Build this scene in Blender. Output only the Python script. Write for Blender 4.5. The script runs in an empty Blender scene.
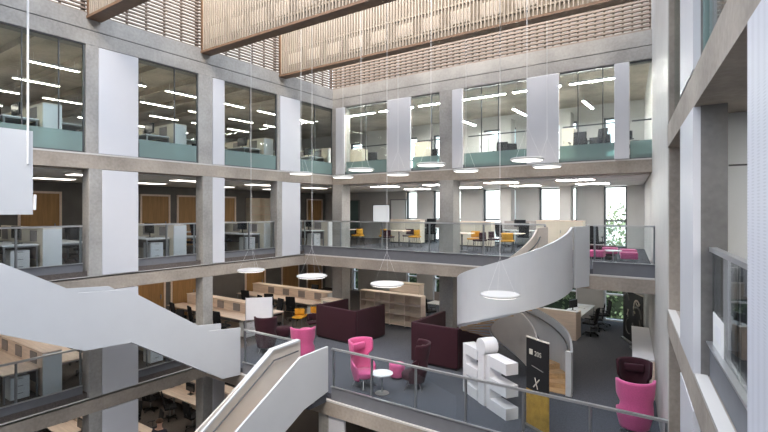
import bpy, bmesh, math, random
from mathutils import Vector, Matrix
random.seed(7)
C = bpy.context.scene.collection
R = math.radians
PI = math.pi

# ------------------------------------------------------------------ camera geometry
FPX, HY, YAW, CZ = 479.8, 210.8, R(34.845), 8.27
CY, SY = math.cos(YAW), math.sin(YAW)
def ray(px):
    a = (px - 384) / FPX
    return a * CY - SY, a * SY + CY
def on_floor(px, py, z):                 # where a line of sight meets the level z
    t = (CZ - z) * FPX / (py - HY)
    dx, dy = ray(px)
    return t * dx, t * dy
def X_at(px, Y):
    dx, dy = ray(px)
    return Y / dy * dx
def Y_at(px, X):
    dx, dy = ray(px)
    return X / dx * dy
# ------------------------------------------------------------------ levels
F = [0.0, 3.36, 6.64, 9.96]              # floor finishes
T = [-.15, 3.21, 6.49, 9.81]             # top of the slab edges
SL = .40
XL, YB, YB2, YB1 = -13.865, 15.984, 14.28, 9.656
YE = 23.2                                # outer wall behind the back wing
YS = -4.0                                # wall behind the camera
XW = -20.6                               # rear wall of the left wing
ZG, ZR = 12.74, 13.576                   # underside and top of the roof beam
def xr(Y): return .658 - .14 * Y         # face of the right wall

# ------------------------------------------------------------------ materials
def new_mat(name):
    m = bpy.data.materials.new(name); m.use_nodes = True
    nt = m.node_tree
    return m, nt, nt.nodes['Principled BSDF']
def mat(name, col, rough=.6, metal=0, noise=0, scale=8, bump=0, stretch=None, spec=.4, sheen=0):
    m, nt, b = new_mat(name)
    b.inputs['Base Color'].default_value = (*col, 1)
    b.inputs['Roughness'].default_value = rough
    b.inputs['Metallic'].default_value = metal
    b.inputs['Specular IOR Level'].default_value = spec
    if sheen: b.inputs['Sheen Weight'].default_value = sheen
    if noise or bump:
        tc = nt.nodes.new('ShaderNodeTexCoord'); mp = nt.nodes.new('ShaderNodeMapping')
        nt.links.new(tc.outputs['Object'], mp.inputs['Vector'])
        if stretch: mp.inputs['Scale'].default_value = stretch
        n = nt.nodes.new('ShaderNodeTexNoise'); n.inputs['Scale'].default_value = scale
        n.inputs['Detail'].default_value = 6
        nt.links.new(mp.outputs['Vector'], n.inputs['Vector'])
        if noise:
            r = nt.nodes.new('ShaderNodeValToRGB')
            r.color_ramp.elements[0].position = .3; r.color_ramp.elements[1].position = .7
            r.color_ramp.elements[0].color = (*[c * (1 - noise) for c in col], 1)
            r.color_ramp.elements[1].color = (*[min(1, c * (1 + noise)) for c in col], 1)
            nt.links.new(n.outputs['Fac'], r.inputs['Fac'])
            nt.links.new(r.outputs['Color'], b.inputs['Base Color'])
        if bump:
            bp = nt.nodes.new('ShaderNodeBump'); bp.inputs['Strength'].default_value = bump
            bp.inputs['Distance'].default_value = .02
            nt.links.new(n.outputs['Fac'], bp.inputs['Height'])
            nt.links.new(bp.outputs['Normal'], b.inputs['Normal'])
    return m
def emit(name, col, s):
    m, nt, b = new_mat(name)
    b.inputs['Base Color'].default_value = (*col, 1)
    b.inputs['Emission Color'].default_value = (*col, 1)
    b.inputs['Emission Strength'].default_value = s
    return m
def glass(name, tint, opacity=0, gloss=.5):
    m = bpy.data.materials.new(name); m.use_nodes = True
    nt = m.node_tree; nt.nodes.clear()
    out = nt.nodes.new('ShaderNodeOutputMaterial')
    tr = nt.nodes.new('ShaderNodeBsdfTransparent'); tr.inputs['Color'].default_value = (*tint, 1)
    gl = nt.nodes.new('ShaderNodeBsdfGlossy'); gl.inputs['Roughness'].default_value = .02
    lw = nt.nodes.new('ShaderNodeLayerWeight'); lw.inputs['Blend'].default_value = .5
    pw = nt.nodes.new('ShaderNodeMath'); pw.operation = 'POWER'; pw.inputs[1].default_value = 4.5
    nt.links.new(lw.outputs['Facing'], pw.inputs[0])
    sc_ = nt.nodes.new('ShaderNodeMath'); sc_.operation = 'MULTIPLY_ADD'; sc_.inputs[1].default_value = .9; sc_.inputs[2].default_value = .05
    nt.links.new(pw.outputs[0], sc_.inputs[0])
    ml = nt.nodes.new('ShaderNodeMath'); ml.operation = 'MULTIPLY'; ml.inputs[1].default_value = gloss
    nt.links.new(sc_.outputs[0], ml.inputs[0])
    mx = nt.nodes.new('ShaderNodeMixShader')
    nt.links.new(ml.outputs[0], mx.inputs[0]); nt.links.new(tr.outputs[0], mx.inputs[1]); nt.links.new(gl.outputs[0], mx.inputs[2])
    last = mx
    if opacity:
        d = nt.nodes.new('ShaderNodeBsdfDiffuse'); d.inputs['Color'].default_value = (*tint, 1)
        m2 = nt.nodes.new('ShaderNodeMixShader'); m2.inputs[0].default_value = opacity
        nt.links.new(mx.outputs[0], m2.inputs[1]); nt.links.new(d.outputs[0], m2.inputs[2]); last = m2
    nt.links.new(last.outputs[0], out.inputs['Surface'])
    return m
def trans_mat(name, col, k=.5):
    m = bpy.data.materials.new(name); m.use_nodes = True
    nt = m.node_tree; nt.nodes.clear()
    out = nt.nodes.new('ShaderNodeOutputMaterial')
    d = nt.nodes.new('ShaderNodeBsdfDiffuse'); d.inputs['Color'].default_value = (*col, 1)
    t = nt.nodes.new('ShaderNodeBsdfTranslucent'); t.inputs['Color'].default_value = (*col, 1)
    mx = nt.nodes.new('ShaderNodeMixShader'); mx.inputs[0].default_value = k
    nt.links.new(d.outputs[0], mx.inputs[1]); nt.links.new(t.outputs[0], mx.inputs[2])
    nt.links.new(mx.outputs[0], out.inputs['Surface'])
    return m
def concrete_mat(name, col):
    # cast concrete: cloudy tone, fine grain, small tie holes on a grid, board joints
    m, nt, b = new_mat(name)
    b.inputs['Roughness'].default_value = .75
    tc = nt.nodes.new('ShaderNodeTexCoord')
    n1 = nt.nodes.new('ShaderNodeTexNoise'); n1.inputs['Scale'].default_value = .9; n1.inputs['Detail'].default_value = 8
    n2 = nt.nodes.new('ShaderNodeTexNoise'); n2.inputs['Scale'].default_value = 14; n2.inputs['Detail'].default_value = 6
    for n in (n1, n2): nt.links.new(tc.outputs['Object'], n.inputs['Vector'])
    ad = nt.nodes.new('ShaderNodeMath'); ad.operation = 'MULTIPLY_ADD'; ad.inputs[1].default_value = .45
    nt.links.new(n2.outputs['Fac'], ad.inputs[0]); nt.links.new(n1.outputs['Fac'], ad.inputs[2])
    r = nt.nodes.new('ShaderNodeValToRGB')
    r.color_ramp.elements[0].position = .5; r.color_ramp.elements[1].position = 1.0
    r.color_ramp.elements[0].color = (*[c * .72 for c in col], 1)
    r.color_ramp.elements[1].color = (*[min(1, c * 1.25) for c in col], 1)
    nt.links.new(ad.outputs[0], r.inputs['Fac']); nt.links.new(r.outputs['Color'], b.inputs['Base Color'])
    bp = nt.nodes.new('ShaderNodeBump'); bp.inputs['Strength'].default_value = .15; bp.inputs['Distance'].default_value = .02
    nt.links.new(n2.outputs['Fac'], bp.inputs['Height']); nt.links.new(bp.outputs['Normal'], b.inputs['Normal'])
    return m
def perforated_mat(name, col):
    m, nt, b = new_mat(name)
    b.inputs['Roughness'].default_value = .5
    tc = nt.nodes.new('ShaderNodeTexCoord')
    v = nt.nodes.new('ShaderNodeTexVoronoi'); v.inputs['Scale'].default_value = 55; v.inputs['Randomness'].default_value = 0
    nt.links.new(tc.outputs['Object'], v.inputs['Vector'])
    r = nt.nodes.new('ShaderNodeValToRGB')
    r.color_ramp.elements[0].position = .25; r.color_ramp.elements[1].position = .35
    r.color_ramp.elements[0].color = (*[c * .72 for c in col], 1); r.color_ramp.elements[1].color = (*col, 1)
    nt.links.new(v.outputs['Distance'], r.inputs['Fac']); nt.links.new(r.outputs['Color'], b.inputs['Base Color'])
    return m

M = dict(
    concrete=concrete_mat('concrete', (.355, .343, .32)),
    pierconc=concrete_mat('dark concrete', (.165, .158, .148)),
    slabconc=concrete_mat('slab concrete', (.365, .318, .268)),
    soffit=mat('soffit paint', (.66, .65, .63), .8, noise=.08, scale=2),
    ribs=concrete_mat('ceiling concrete', (.60, .53, .45)),
    white=mat('white paint', (.80, .80, .82), .5, noise=.02, scale=3),
    panel=mat('white panel', (.61, .615, .64), .45, noise=.015, scale=2),
    perf=perforated_mat('white perforated panel', (.66, .67, .72)),
    stairwhite=mat('white steel', (.585, .605, .625), .4, noise=.015, scale=2),
    cream=mat('cream plaster', (.62, .57, .51), .6, noise=.03, scale=4),
    palewall=mat('pale plaster wall', (.60, .58, .55), .45, noise=.05, scale=3),
    greywall=mat('grey wall paint', (.56, .555, .545), .7, noise=.04, scale=2),
    lightwall=mat('light grey wall paint', (.66, .68, .69), .7, noise=.03, scale=2),
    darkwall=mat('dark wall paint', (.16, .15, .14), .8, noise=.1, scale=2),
    carpet=mat('grey carpet', (.095, .10, .115), .95, noise=.25, scale=30, bump=.3, spec=.1),
    carpetwarm=mat('brown grey carpet', (.115, .10, .092), .95, noise=.25, scale=30, bump=.3, spec=.1),
    kerb=mat('charcoal kerb', (.155, .16, .175), .6, noise=.05, scale=5),
    ledge=mat('pale ledge', (.60, .58, .55), .6),
    steel=mat('grey steel', (.30, .31, .32), .35, .7),
    rail=mat('brushed steel', (.50, .51, .52), .3, .8),
    darksteel=mat('dark steel frame', (.10, .105, .11), .45, .4),
    whitesteel=mat('white cable', (.80, .80, .80), .4),
    glass=glass('clear glass', (.90, .94, .935), 0, .55),
    railglass=glass('balustrade glass', (.88, .91, .92), 0, .8),
    frost=glass('green frosted glass', (.44, .58, .56), .36, .5),
    slat=mat('timber slat', (.37, .325, .27), .65, noise=.18, scale=3, stretch=(9, 9, .6)),
    louver=mat('brown timber louvre', (.25, .20, .165), .65, noise=.2, scale=3, stretch=(1, 1, 9)),
    brown=mat('dark timber edge', (.17, .105, .065), .6, noise=.15, scale=6),
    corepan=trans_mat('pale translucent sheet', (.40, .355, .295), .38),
    skypatch=trans_mat('painted skylight patch', (.80, .76, .70), .55),  # whiter colour imitates skylight falling through the beam slats
    wood=mat('pale birch wood', (.83, .69, .58), .5, noise=.10, scale=3, stretch=(.6, 6, 6)),
    ply=mat('birch plywood', (.70, .58, .44), .55, noise=.1, scale=3, stretch=(.6, 6, 6)),
    oak=mat('oak door veneer', (.40, .225, .09), .5, noise=.2, scale=2, stretch=(6, 6, .6)),
    tread=mat('oak tread', (.52, .36, .20), .5, noise=.18, scale=3, stretch=(1, 6, 6)),
    greyfelt=mat('grey felt', (.30, .27, .26), .95, noise=.1, scale=40),
    cabwhite=mat('white cabinet', (.80, .82, .82), .4),
    cabcream=mat('cream cabinet', (.78, .72, .60), .5, noise=.03, scale=3),
    maroon=mat('maroon fabric', (.036, .007, .014), .9, noise=.2, scale=50, bump=.1, sheen=.05),
    pink=mat('pink fabric', (.60, .10, .265), .85, noise=.1, scale=50, bump=.1, sheen=.2),
    yellow=mat('mustard fabric', (.70, .36, .035), .85, noise=.12, scale=50, bump=.1),
    black=mat('black fabric', (.013, .013, .015), .85, noise=.2, scale=40),
    plastic=mat('black plastic', (.016, .016, .018), .4),
    screen=mat('dark screen', (.02, .022, .026), .12),
    paper=mat('white paper', (.82, .82, .80), .7),
    disc=mat('white lamp shell', (.56, .56, .56), .4),
    lampglow=emit('lamp glow', (1, .97, .92), 1.3),
    strip=emit('strip light glow', (1, .90, .77), 16.0),
    stripbright=emit('bright strip light glow', (1, .95, .87), 95.0),
addeddim=emit('dim added light', (1, .93, .84), 2.2), addedmid=emit('ceiling light', (1, .92, .82), 4.0), addedback=emit('bright added light', (1, .97, .93), 15.0),  # glow of the flat panels added to brighten the rooms
    stripsoft=emit('soft strip light glow', (1, .90, .78), 14.0),
    skin=mat('skin', (.55, .33, .24), .55),
    hair=mat('brown hair', (.10, .055, .03), .7, noise=.2, scale=40),
    jacket=mat('dark jacket', (.022, .022, .03), .85, noise=.2, scale=20),
    greyjacket=mat('grey jacket', (.12, .11, .12), .85, noise=.2, scale=20),
    trousers=mat('charcoal trousers', (.03, .03, .035), .85, noise=.2, scale=20),
    eye=mat('eye', (.03, .02, .015), .2),
    banner=mat('black banner cloth', (.012, .012, .013), .5),
    gold=mat('gold banner cloth', (.45, .27, .05), .5, noise=.25, scale=5),
    milk=trans_mat('milky glazing', (.93, .91, .87), .6),
    milkpink=trans_mat('pinkish milky glazing', (.80, .76, .71), .5),
    mark=mat('pale print', (.62, .58, .50), .6),
    greymark=mat('grey print', (.16, .16, .15), .6),
    leaf=mat('leaf', (.16, .22, .11), .7, noise=.4, scale=4),
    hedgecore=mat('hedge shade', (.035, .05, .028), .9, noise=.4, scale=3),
    litscreen=emit('lit screen', (.85, .88, .90), .28),
    bark=mat('bark', (.12, .09, .06), .9, noise=.3, scale=8),
    ground=mat('outdoor paving', (.45, .45, .42), .9, noise=.1, scale=2),
)

# ------------------------------------------------------------------ mesh builder
class MB:
    def __init__(self): self.bm = bmesh.new()
    def _add(self, verts, faces):
        vs = [self.bm.verts.new(v) for v in verts]
        for f in faces:
            try: self.bm.faces.new([vs[i] for i in f])
            except ValueError: pass
        return vs
    def box(self, x0, x1, y0, y1, z0, z1, m=None):
        v = [Vector(p) for p in ((x0,y0,z0),(x1,y0,z0),(x1,y1,z0),(x0,y1,z0),(x0,y0,z1),(x1,y0,z1),(x1,y1,z1),(x0,y1,z1))]
        if m: v = [m @ p for p in v]
        self._add(v, [(3,2,1,0),(4,5,6,7),(0,1,5,4),(1,2,6,5),(2,3,7,6),(3,0,4,7)])
        return self
    def prism(self, pts, z0, z1, m=None):          # pts counter-clockwise in XY
        n = len(pts)
        v = [Vector((p[0], p[1], z0)) for p in pts] + [Vector((p[0], p[1], z1)) for p in pts]
        if m: v = [m @ p for p in v]
        self._add(v, [tuple(reversed(range(n))), tuple(range(n, 2*n))] + [(i, (i+1) % n, n+(i+1) % n, n+i) for i in range(n)])
        return self
    def prism_x(self, yz, x0, x1):                 # profile in YZ, extruded along X
        n = len(yz)
        v = [Vector((x0, p[0], p[1])) for p in yz] + [Vector((x1, p[0], p[1])) for p in yz]
        self._add(v, [tuple(reversed(range(n))), tuple(range(n, 2*n))] + [(i, (i+1) % n, n+(i+1) % n, n+i) for i in range(n)])
        return self
    def bar(self, a, b, w, h):                     # box bar from a to b, w sideways, h along up
        a, b = Vector(a), Vector(b); d = (b - a); L = d.length; d.normalize()
        s = d.cross(Vector((0,0,1)))
        if s.length < 1e-4: s = Vector((1,0,0))
        s.normalize(); u = s.cross(d)
        v = []
        for p in (a, b):
            for i, j in ((-1,-1),(1,-1),(1,1),(-1,1)): v.append(p + s*(i*w/2) + u*(j*h/2))
        self._add(v, [(3,2,1,0),(4,5,6,7),(0,1,5,4),(1,2,6,5),(2,3,7,6),(3,0,4,7)])
        return self
    def tube(self, pts, r, seg=8):
        pts = [Vector(p) for p in pts]; rings = []
        for i, p in enumerate(pts):
            d = (pts[min(i+1, len(pts)-1)] - pts[max(i-1, 0)]).normalized()
            s = d.cross(Vector((0,0,1)))
            if s.length < 1e-3: s = Vector((1,0,0))
            s.normalize(); u = s.cross(d)
            rr = r[i] if isinstance(r, (list, tuple)) else r
            rings.append([self.bm.verts.new(p + (s*math.cos(2*PI*k/seg) + u*math.sin(2*PI*k/seg))*rr) for k in range(seg)])
        for a, b in zip(rings, rings[1:]):
            for k in range(seg): self.bm.faces.new((a[k], a[(k+1) % seg], b[(k+1) % seg], b[k]))
        self.bm.faces.new(list(reversed(rings[0]))); self.bm.faces.new(rings[-1])
        return self
    def lathe(self, prof, c=(0,0,0), seg=24):      # prof: (r, z) from bottom to top
        rings = []
        for r, z in prof:
            if r < 1e-5: rings.append([self.bm.verts.new((c[0], c[1], c[2]+z))])
            else: rings.append([self.bm.verts.new((c[0]+r*math.cos(2*PI*k/seg), c[1]+r*math.sin(2*PI*k/seg), c[2]+z)) for k in range(seg)])
        for a, b in zip(rings, rings[1:]):
            for k in range(seg):
                k2 = (k+1) % seg
                if len(a) == 1 and len(b) == 1: continue
                if len(a) == 1: self.bm.faces.new((a[0], b[k2], b[k]))
                elif len(b) == 1: self.bm.faces.new((a[k], a[k2], b[0]))
                else: self.bm.faces.new((a[k], a[k2], b[k2], b[k]))
        if len(rings[0]) > 1: self.bm.faces.new(list(reversed(rings[0])))
        if len(rings[-1]) > 1: self.bm.faces.new(rings[-1])
        return self
    def grid(self, fn, nu, nv, thick):             # closed sheet: fn(i, j) -> (point, normal)
        A, B = [], []
        for i in range(nu):
            ra, rb = [], []
            for j in range(nv):
                p, n = fn(i/(nu-1), j/(nv-1))
                ra.append(self.bm.verts.new(p)); rb.append(self.bm.verts.new(Vector(p) + Vector(n)*thick))
            A.append(ra); B.append(rb)
        f = self.bm.faces.new
        for i in range(nu-1):
            for j in range(nv-1):
                f((A[i][j], A[i][j+1], A[i+1][j+1], A[i+1][j])); f((B[i][j], B[i+1][j], B[i+1][j+1], B[i][j+1]))
        for i in range(nu-1):
            f((A[i][0], A[i+1][0], B[i+1][0], B[i][0])); f((A[i+1][-1], A[i][-1], B[i][-1], B[i+1][-1]))
        for j in range(nv-1):
            f((A[0][j+1], A[0][j], B[0][j], B[0][j+1])); f((A[-1][j], A[-1][j+1], B[-1][j+1], B[-1][j]))
        return self
    def build(self, name, material, parent=None, bevel=0, smooth=False, seg=2):
        if bevel: bmesh.ops.bevel(self.bm, geom=list(self.bm.edges), offset=bevel, segments=seg, affect='EDGES', profile=.7)
        bmesh.ops.recalc_face_normals(self.bm, faces=list(self.bm.faces))
        me = bpy.data.meshes.new(name); self.bm.to_mesh(me); self.bm.free()
        me.materials.append(material)
        if smooth:
            for p in me.polygons: p.use_smooth = True
        o = bpy.data.objects.new(name, me); C.objects.link(o)
        if parent: o.parent = parent
        return o
def B(*a): return MB().box(*a)

def tag(o, label, cat, group=None, kind=None):
    o['label'] = label; o['category'] = cat
    if group: o['group'] = group
    if kind: o['kind'] = kind
    return o
def thing(name, label, cat, loc=(0,0,0), rz=0, group=None):
    o = bpy.data.objects.new(name, None); C.objects.link(o)
    o.empty_display_size = .2
    o.location = loc; o.rotation_euler = (0, 0, rz)
    return tag(o, label, cat, group)
def struct(o, label=None):
    o['kind'] = 'structure'
    if label: o['label'] = label; o['category'] = o.name.split('.')[0].split('_')[0]
    return o
def dup(root, loc, rz=None, label=None, group=None):
    def cp(o, parent):
        c = o.copy(); C.objects.link(c)
        if parent is not None: c.parent = parent
        for ch in list(o.children): cp(ch, c)
        return c
    r = cp(root, None)
    r.location = loc
    if rz is not None: r.rotation_euler = (0, 0, rz)
    if label: r['label'] = label
    if group: r['group'] = group
    return r
class Kind:                                        # first use moves the prototype, later uses copy it
    def __init__(self, make): self.make, self.proto = make, None
    def put(self, loc, rz, label, group=None):
        if self.proto is None:
            self.proto = self.make(); o = self.proto
            o.location = loc; o.rotation_euler = (0, 0, rz); o['label'] = label
            if group: o['group'] = group
            return o
        return dup(self.proto, loc, rz, label, group)

# ================================================================== SETTING
def slab(name, pts, z0, z1, m, label=None): return struct(MB().prism(pts, z0, z1).build(name, M[m]), label)
# lowest floor
slab('floor', [(-27, YS), (6, YS), (6, 24), (-27, 24)], -.4, 0, 'carpetwarm', 'dark carpet of the lowest floor')
LEV = ['lowest floor', 'sofa floor', 'middle floor', 'top floor']
lw = [(-27, YS), (XL, YS), (XL, 24), (-27, 24)]
def back(y): return [(XL, y), (xr(y), y), (xr(24), 24), (XL, 24)]
rw = [(xr(YS), YS), (6, YS), (6, 10.2), (xr(10.2), 10.2)]
for i, yb in ((1, YB1), (2, YB2), (3, YB)):
    slab('floor', lw, T[i]-SL, T[i], 'slabconc', f'concrete slab edge of the left wing under the {LEV[i]}')
    slab('floor', back(yb), T[i]-SL, T[i], 'slabconc', f'concrete slab edge of the back wing under the {LEV[i]}')
    slab('floor', [(-27, YS), (XL-.12, YS), (XL-.12, 24), (-27, 24)], T[i], F[i], 'carpetwarm' if i < 3 else 'carpet', f'carpet of the left wing on the {LEV[i]}')
    y2 = yb + .12
    slab('floor', [(XL-.12, y2), (xr(y2), y2), (xr(24), 24), (XL-.12, 24)], T[i], F[i], 'carpet', f'grey carpet of the back wing on the {LEV[i]}')
    slab('floor', rw, T[i]-SL, T[i], 'slabconc', f'concrete slab band of the right wall under the {LEV[i]}')
    slab('floor', [(xr(YS)+.3, YS), (6, YS), (6, 10.2), (xr(10.2)+.3, 10.2)], T[i], F[i], 'carpet', f'floor of the right wing on the {LEV[i]}')
# plaster soffits hung under the slabs, and the roof ceiling over the top floor
for i in (1, 2, 3):
    z = T[i]-SL
    slab('ceiling', [(-26.9, YS), (XL-.7, YS), (XL-.7, 23.1), (-26.9, 23.1)], z-.04, z, 'soffit', f'ceiling of the left wing below the {LEV[i]}')
    yb = max((YB1, YB2, YB)[i-1], (YS, YB1, YB2)[i-1]) + .7
    slab('ceiling', [(XL-.7, yb), (xr(yb)-.05, yb), (xr(23.1)-.05, 23.1), (XL-.7, 23.1)], z-.04, z, 'soffit', f'ceiling of the back wing below the {LEV[i]}')
slab('ceiling', [(-27, YS), (XL-.5, YS), (XL-.5, 24), (-27, 24)], 13.05, 13.3, 'ribs', 'ribbed concrete ceiling of the left wing on the top floor')
slab('ceiling', [(XL-.5, YB+.5), (xr(YB)+.5, YB+.5), (xr(24), 24), (XL-.5, 24)], 13.05, 13.3, 'ribs', 'concrete ceiling of the back wing on the top floor')
slab('ceiling', [(xr(YS)+.5, YS), (6, YS), (6, 10.2), (xr(10.2)+.5, 10.2)], 13.05, 13.3, 'ribs', 'concrete ceiling of the right wing on the top floor')
k = 0
for y in (0.0, 1.7, 3.4, 5.1, 6.8, 8.5, 10.2, 11.9, 13.6):
    struct(B(-27, XL-.55, y, y+.28, 12.86, 13.05).build('ceiling', M['ribs']), 'concrete rib under the top floor ceiling of the left wing')
# roof beams round the atrium, two courses with a seam
for z0, z1, d, n in ((ZG, 13.115, 0, 'lower'), (13.14, ZR, 0, 'upper')):
    struct(B(XL-.5, XL, YS, YB, z0, z1).build('wall_left_beam', M['concrete']), f'{n} course of the concrete roof beam on the left wall')
    struct(MB().prism([(XL-.5, YB), (xr(YB), YB), (xr(YB), YB+.5), (XL-.5, YB+.5)], z0, z1).build('wall_back_beam', M['concrete']), f'{n} course of the concrete roof beam on the back wall')
    struct(MB().prism([(xr(YS), YS), (xr(YS)+.5, YS), (xr(10.0)+.5, 10.0), (xr(10.0), 10.0)], z0, z1).build('wall_right_beam', M['concrete']), f'{n} course of the concrete roof beam on the right wall')
struct(B(XL-.5, XL-.03, YS, YB, 13.115, 13.14).build('trim_1', M['darksteel']), 'dark seam along the left roof beam')
struct(B(XL-.5, xr(YB), YB+.03, YB+.5, 13.115, 13.14).build('trim_2', M['darksteel']), 'dark seam along the back roof beam')
# outer walls
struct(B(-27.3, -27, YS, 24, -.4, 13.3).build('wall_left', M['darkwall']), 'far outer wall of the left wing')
struct(B(-27.3, 6.3, YS-.3, YS, -.4, 17.5).build('wall_front', M['white']), 'white wall of the atrium behind the viewer')
struct(MB().prism([(6, YS), (6.3, YS), (6.3, 10.5), (6, 10.5)], -.4, 13.3).build('wall_right', M['greywall']), 'outer wall of the right wing')
# solid part of the right wall, from the sofa floor railing to the back
def ypoly(y0, y1, d0, d1): return [(xr(y0)+d0, y0), (xr(y0)+d1, y0), (xr(y1)+d1, y1), (xr(y1)+d0, y1)]
struct(MB().prism(ypoly(10.0, YB+.5, 0, .3), -.4, 17.5).build('wall_right_pier', M['palewall']), 'tall pale plaster wall at the back end of the right side')
struct(MB().prism(ypoly(YB+.5, 23.9, 0, .3), -.4, 13.3).build('wall_right_rear', M['greywall']), 'grey side wall of the back wing on the right')
struct(MB().prism(ypoly(9.99, 10.3, .02, .55), -.4, 13.5).build('wall_right_jamb', M['slabconc']), 'brown concrete jamb at the near end of the pale wall')
# rear walls of the left wing
for i in (0, 1, 2):
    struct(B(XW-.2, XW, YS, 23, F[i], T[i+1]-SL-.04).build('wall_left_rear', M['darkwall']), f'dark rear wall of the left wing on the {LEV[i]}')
struct(B(-26.8, -26.6, YS, 23, F[3], 13.05).build('wall_left_rear', M['greywall']), 'rear wall of the left wing on the top floor')

# back outer wall with tall windows
wpx = [(433, 461), (483, 516), (539, 577), (603.5, 627)]
WX = [(X_at(a, YE), X_at(b, YE)) for a, b in wpx]
WX = [(X_at(406, YE), X_at(417, YE))] + WX
nwin = 0
for i in (0, 1, 2, 3):
    z0, z1 = F[i], (T[i+1]-SL if i < 3 else 13.05)
    wx = list(WX)
    if i == 3: wx = [(X_at(350, YE), X_at(362, YE))] + wx
    if i == 1: wx = [(X_at(352, YE), X_at(358, YE))] + wx
    xs = -27
    head = z1-.04 if i < 3 else F[3]+2.45
    for a, b in wx:
        if a-xs > .05:
            struct(B(xs, a, YE, YE+.35, z0, z1).build('wall_back', M['greywall']), f'grey stretch of the outer back wall on the {LEV[i]}')
        if head < z1-.05: struct(B(a, b, YE, YE+.35, head, z1).build('wall_back', M['greywall']), f'wall above a window on the {LEV[i]}')
        nwin += 1
        w = B(a, b, YE+.17, YE+.19, z0, head).build(f'window_{nwin}', M['glass']); struct(w, f'tall window of the outer back wall on the {LEV[i]}')
        fr = MB()
        for x in (a, b-.07): fr.box(x, x+.07, YE+.1, YE+.26, z0, head)
        for z in (z0, z0+1.15, head-.07): fr.box(a, b, YE+.1, YE+.26, z, z+.07)
        fr.build('window_frame', M['white' if i == 1 else 'darksteel'], w)
        xs = b
    struct(B(xs, xr(YE)+.3, YE, YE+.35, z0, z1).build('wall_back', M['greywall']), f'grey end of the outer back wall on the {LEV[i]}')

# columns
def col(x0, x1, y0, y1, z0, z1, label, m='concrete'):
    o = MB().box(x0, x1, y0, y1, z0, z1).build('column', M[m], bevel=.012, seg=1)
    return struct(o, label)
LC = [(2.56, 3.0), (5.95, 6.38), (9.36, 9.88), (12.76, 13.25)]
ORD = ['nearest', 'second', 'third', 'fourth']
tops = [(F[0], T[1]-SL), (T[1], T[2]-SL), (T[2], T[3]-SL), (T[3], ZG)]
for i, (z0, z1) in enumerate(tops):
    for j, (a, b) in enumerate(LC):
        if j == 3 and i < 2: continue
        if i < 3 and j in (1, 2): a, b = ((6.05, 6.39), (9.52, 9.90))[j-1]
        if i == 3: a, b = ((2.56, 2.9), (5.97, 6.285), (9.36, 9.88), (12.76, 12.89))[j]
        col(XL-(.12 if i == 3 else .40), XL, a, b, z0, z1, f'{ORD[j]} concrete column of the left wall on the {LEV[i]}')
    col(XL-.05, XL+.5, YB+.02 if i != 3 else YB, YB+.6, z0 if i != 0 else 0, z1, f'concrete corner column of the back left corner on the {LEV[i]}')
    if i != 0: col(-8.60, -8.02, YB, YB+.58, z0, z1, f'concrete column in the middle of the back side on the {LEV[i]}')
    for a, b in ((500.5, 511.5), (559.5, 571)):
        xa, xb = X_at(a, 22.4), X_at(b, 22.4)
        if i in (2, 3): col(xa, xb, 22.35, 22.9, z0+(.15), z1-.04, f'grey column in front of the {"left" if a < 520 else "right"} windows on the {LEV[i]}', 'greywall')
col(-8.95, -8.62, 9.72, 10.15, 0, T[1]-SL, 'concrete column under the edge of the sofa floor')

# ------------------------------------------------------------------ white panels of the facades
def panel_left(i, a, b, label):
    z0, z1 = tops[i]
    if i == 0: z0 = .02
    o = MB().box(XL-.06, XL+.015, a, b, z0+.02, z1-.02).build('wall_panel', M['panel'], bevel=.008, seg=1)
    tag(o, label, 'panel', 'white wall panels of the left facade')
for i in (0, 1, 2, 3):
    panel_left(i, 6.29 if i == 3 else 6.385, 7.38, f'wide white wall panel beside the second left column, {LEV[i]}')
    if i != 1: panel_left(i, 9.89, 10.36, f'narrow white wall panel beside the third left column, {LEV[i]}')
    if i in (2, 3): panel_left(i, 13.0 if i == 2 else 12.9, 13.98, f'white wall panel nearest the far corner of the left facade, {LEV[i]}')
for a, b, l in ((336.5, 344.8, 'narrow white panel at the corner of the back facade, top floor'), (388, 411, 'white panel left of the middle column of the back facade, top floor'),
                (452.6, 463, 'narrow white panel right of the middle column of the back facade, top floor'), (527, 559, 'widest white panel of the back facade, top floor'),
                (614.5, 629.5, 'white panel nearest the right wall on the back facade, top floor')):
    o = MB().box(X_at(a, YB), X_at(b, YB), YB-.05, YB+.02, T[3]+.02, ZG-.02).build('wall_panel', M['panel'], bevel=.008, seg=1)
    tag(o, l, 'panel', 'white wall panels of the back facade')
for i in (0, 1, 2, 3):
    z0, z1 = tops[i]
    o = MB().prism(ypoly(6.23, 7.64, -.01, .06), max(z0, 0)+.01, z1-.01).build('wall_panel', M['panel'])
    tag(o, f'tall white panel in front of the grey pier, right wall, {LEV[i]}', 'panel', 'white panels of the right wall')
    o = MB().prism(ypoly(1.2, 3.6, -.01, .06), max(z0, 0)+.01, z1-.01).build('wall_panel', M['perf'])
    tag(o, f'white perforated panel nearest the viewer, right wall, {LEV[i]}', 'panel', 'perforated panels of the right wall')
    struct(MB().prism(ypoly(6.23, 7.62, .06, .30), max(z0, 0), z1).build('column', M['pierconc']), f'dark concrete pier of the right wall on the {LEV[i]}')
o = B(-8.60, -8.05, 9.74, 9.80, .02, T[1]-SL-.02).build('wall_panel', M['panel']); tag(o, 'white panel beside the column under the sofa floor edge', 'panel')

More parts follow.
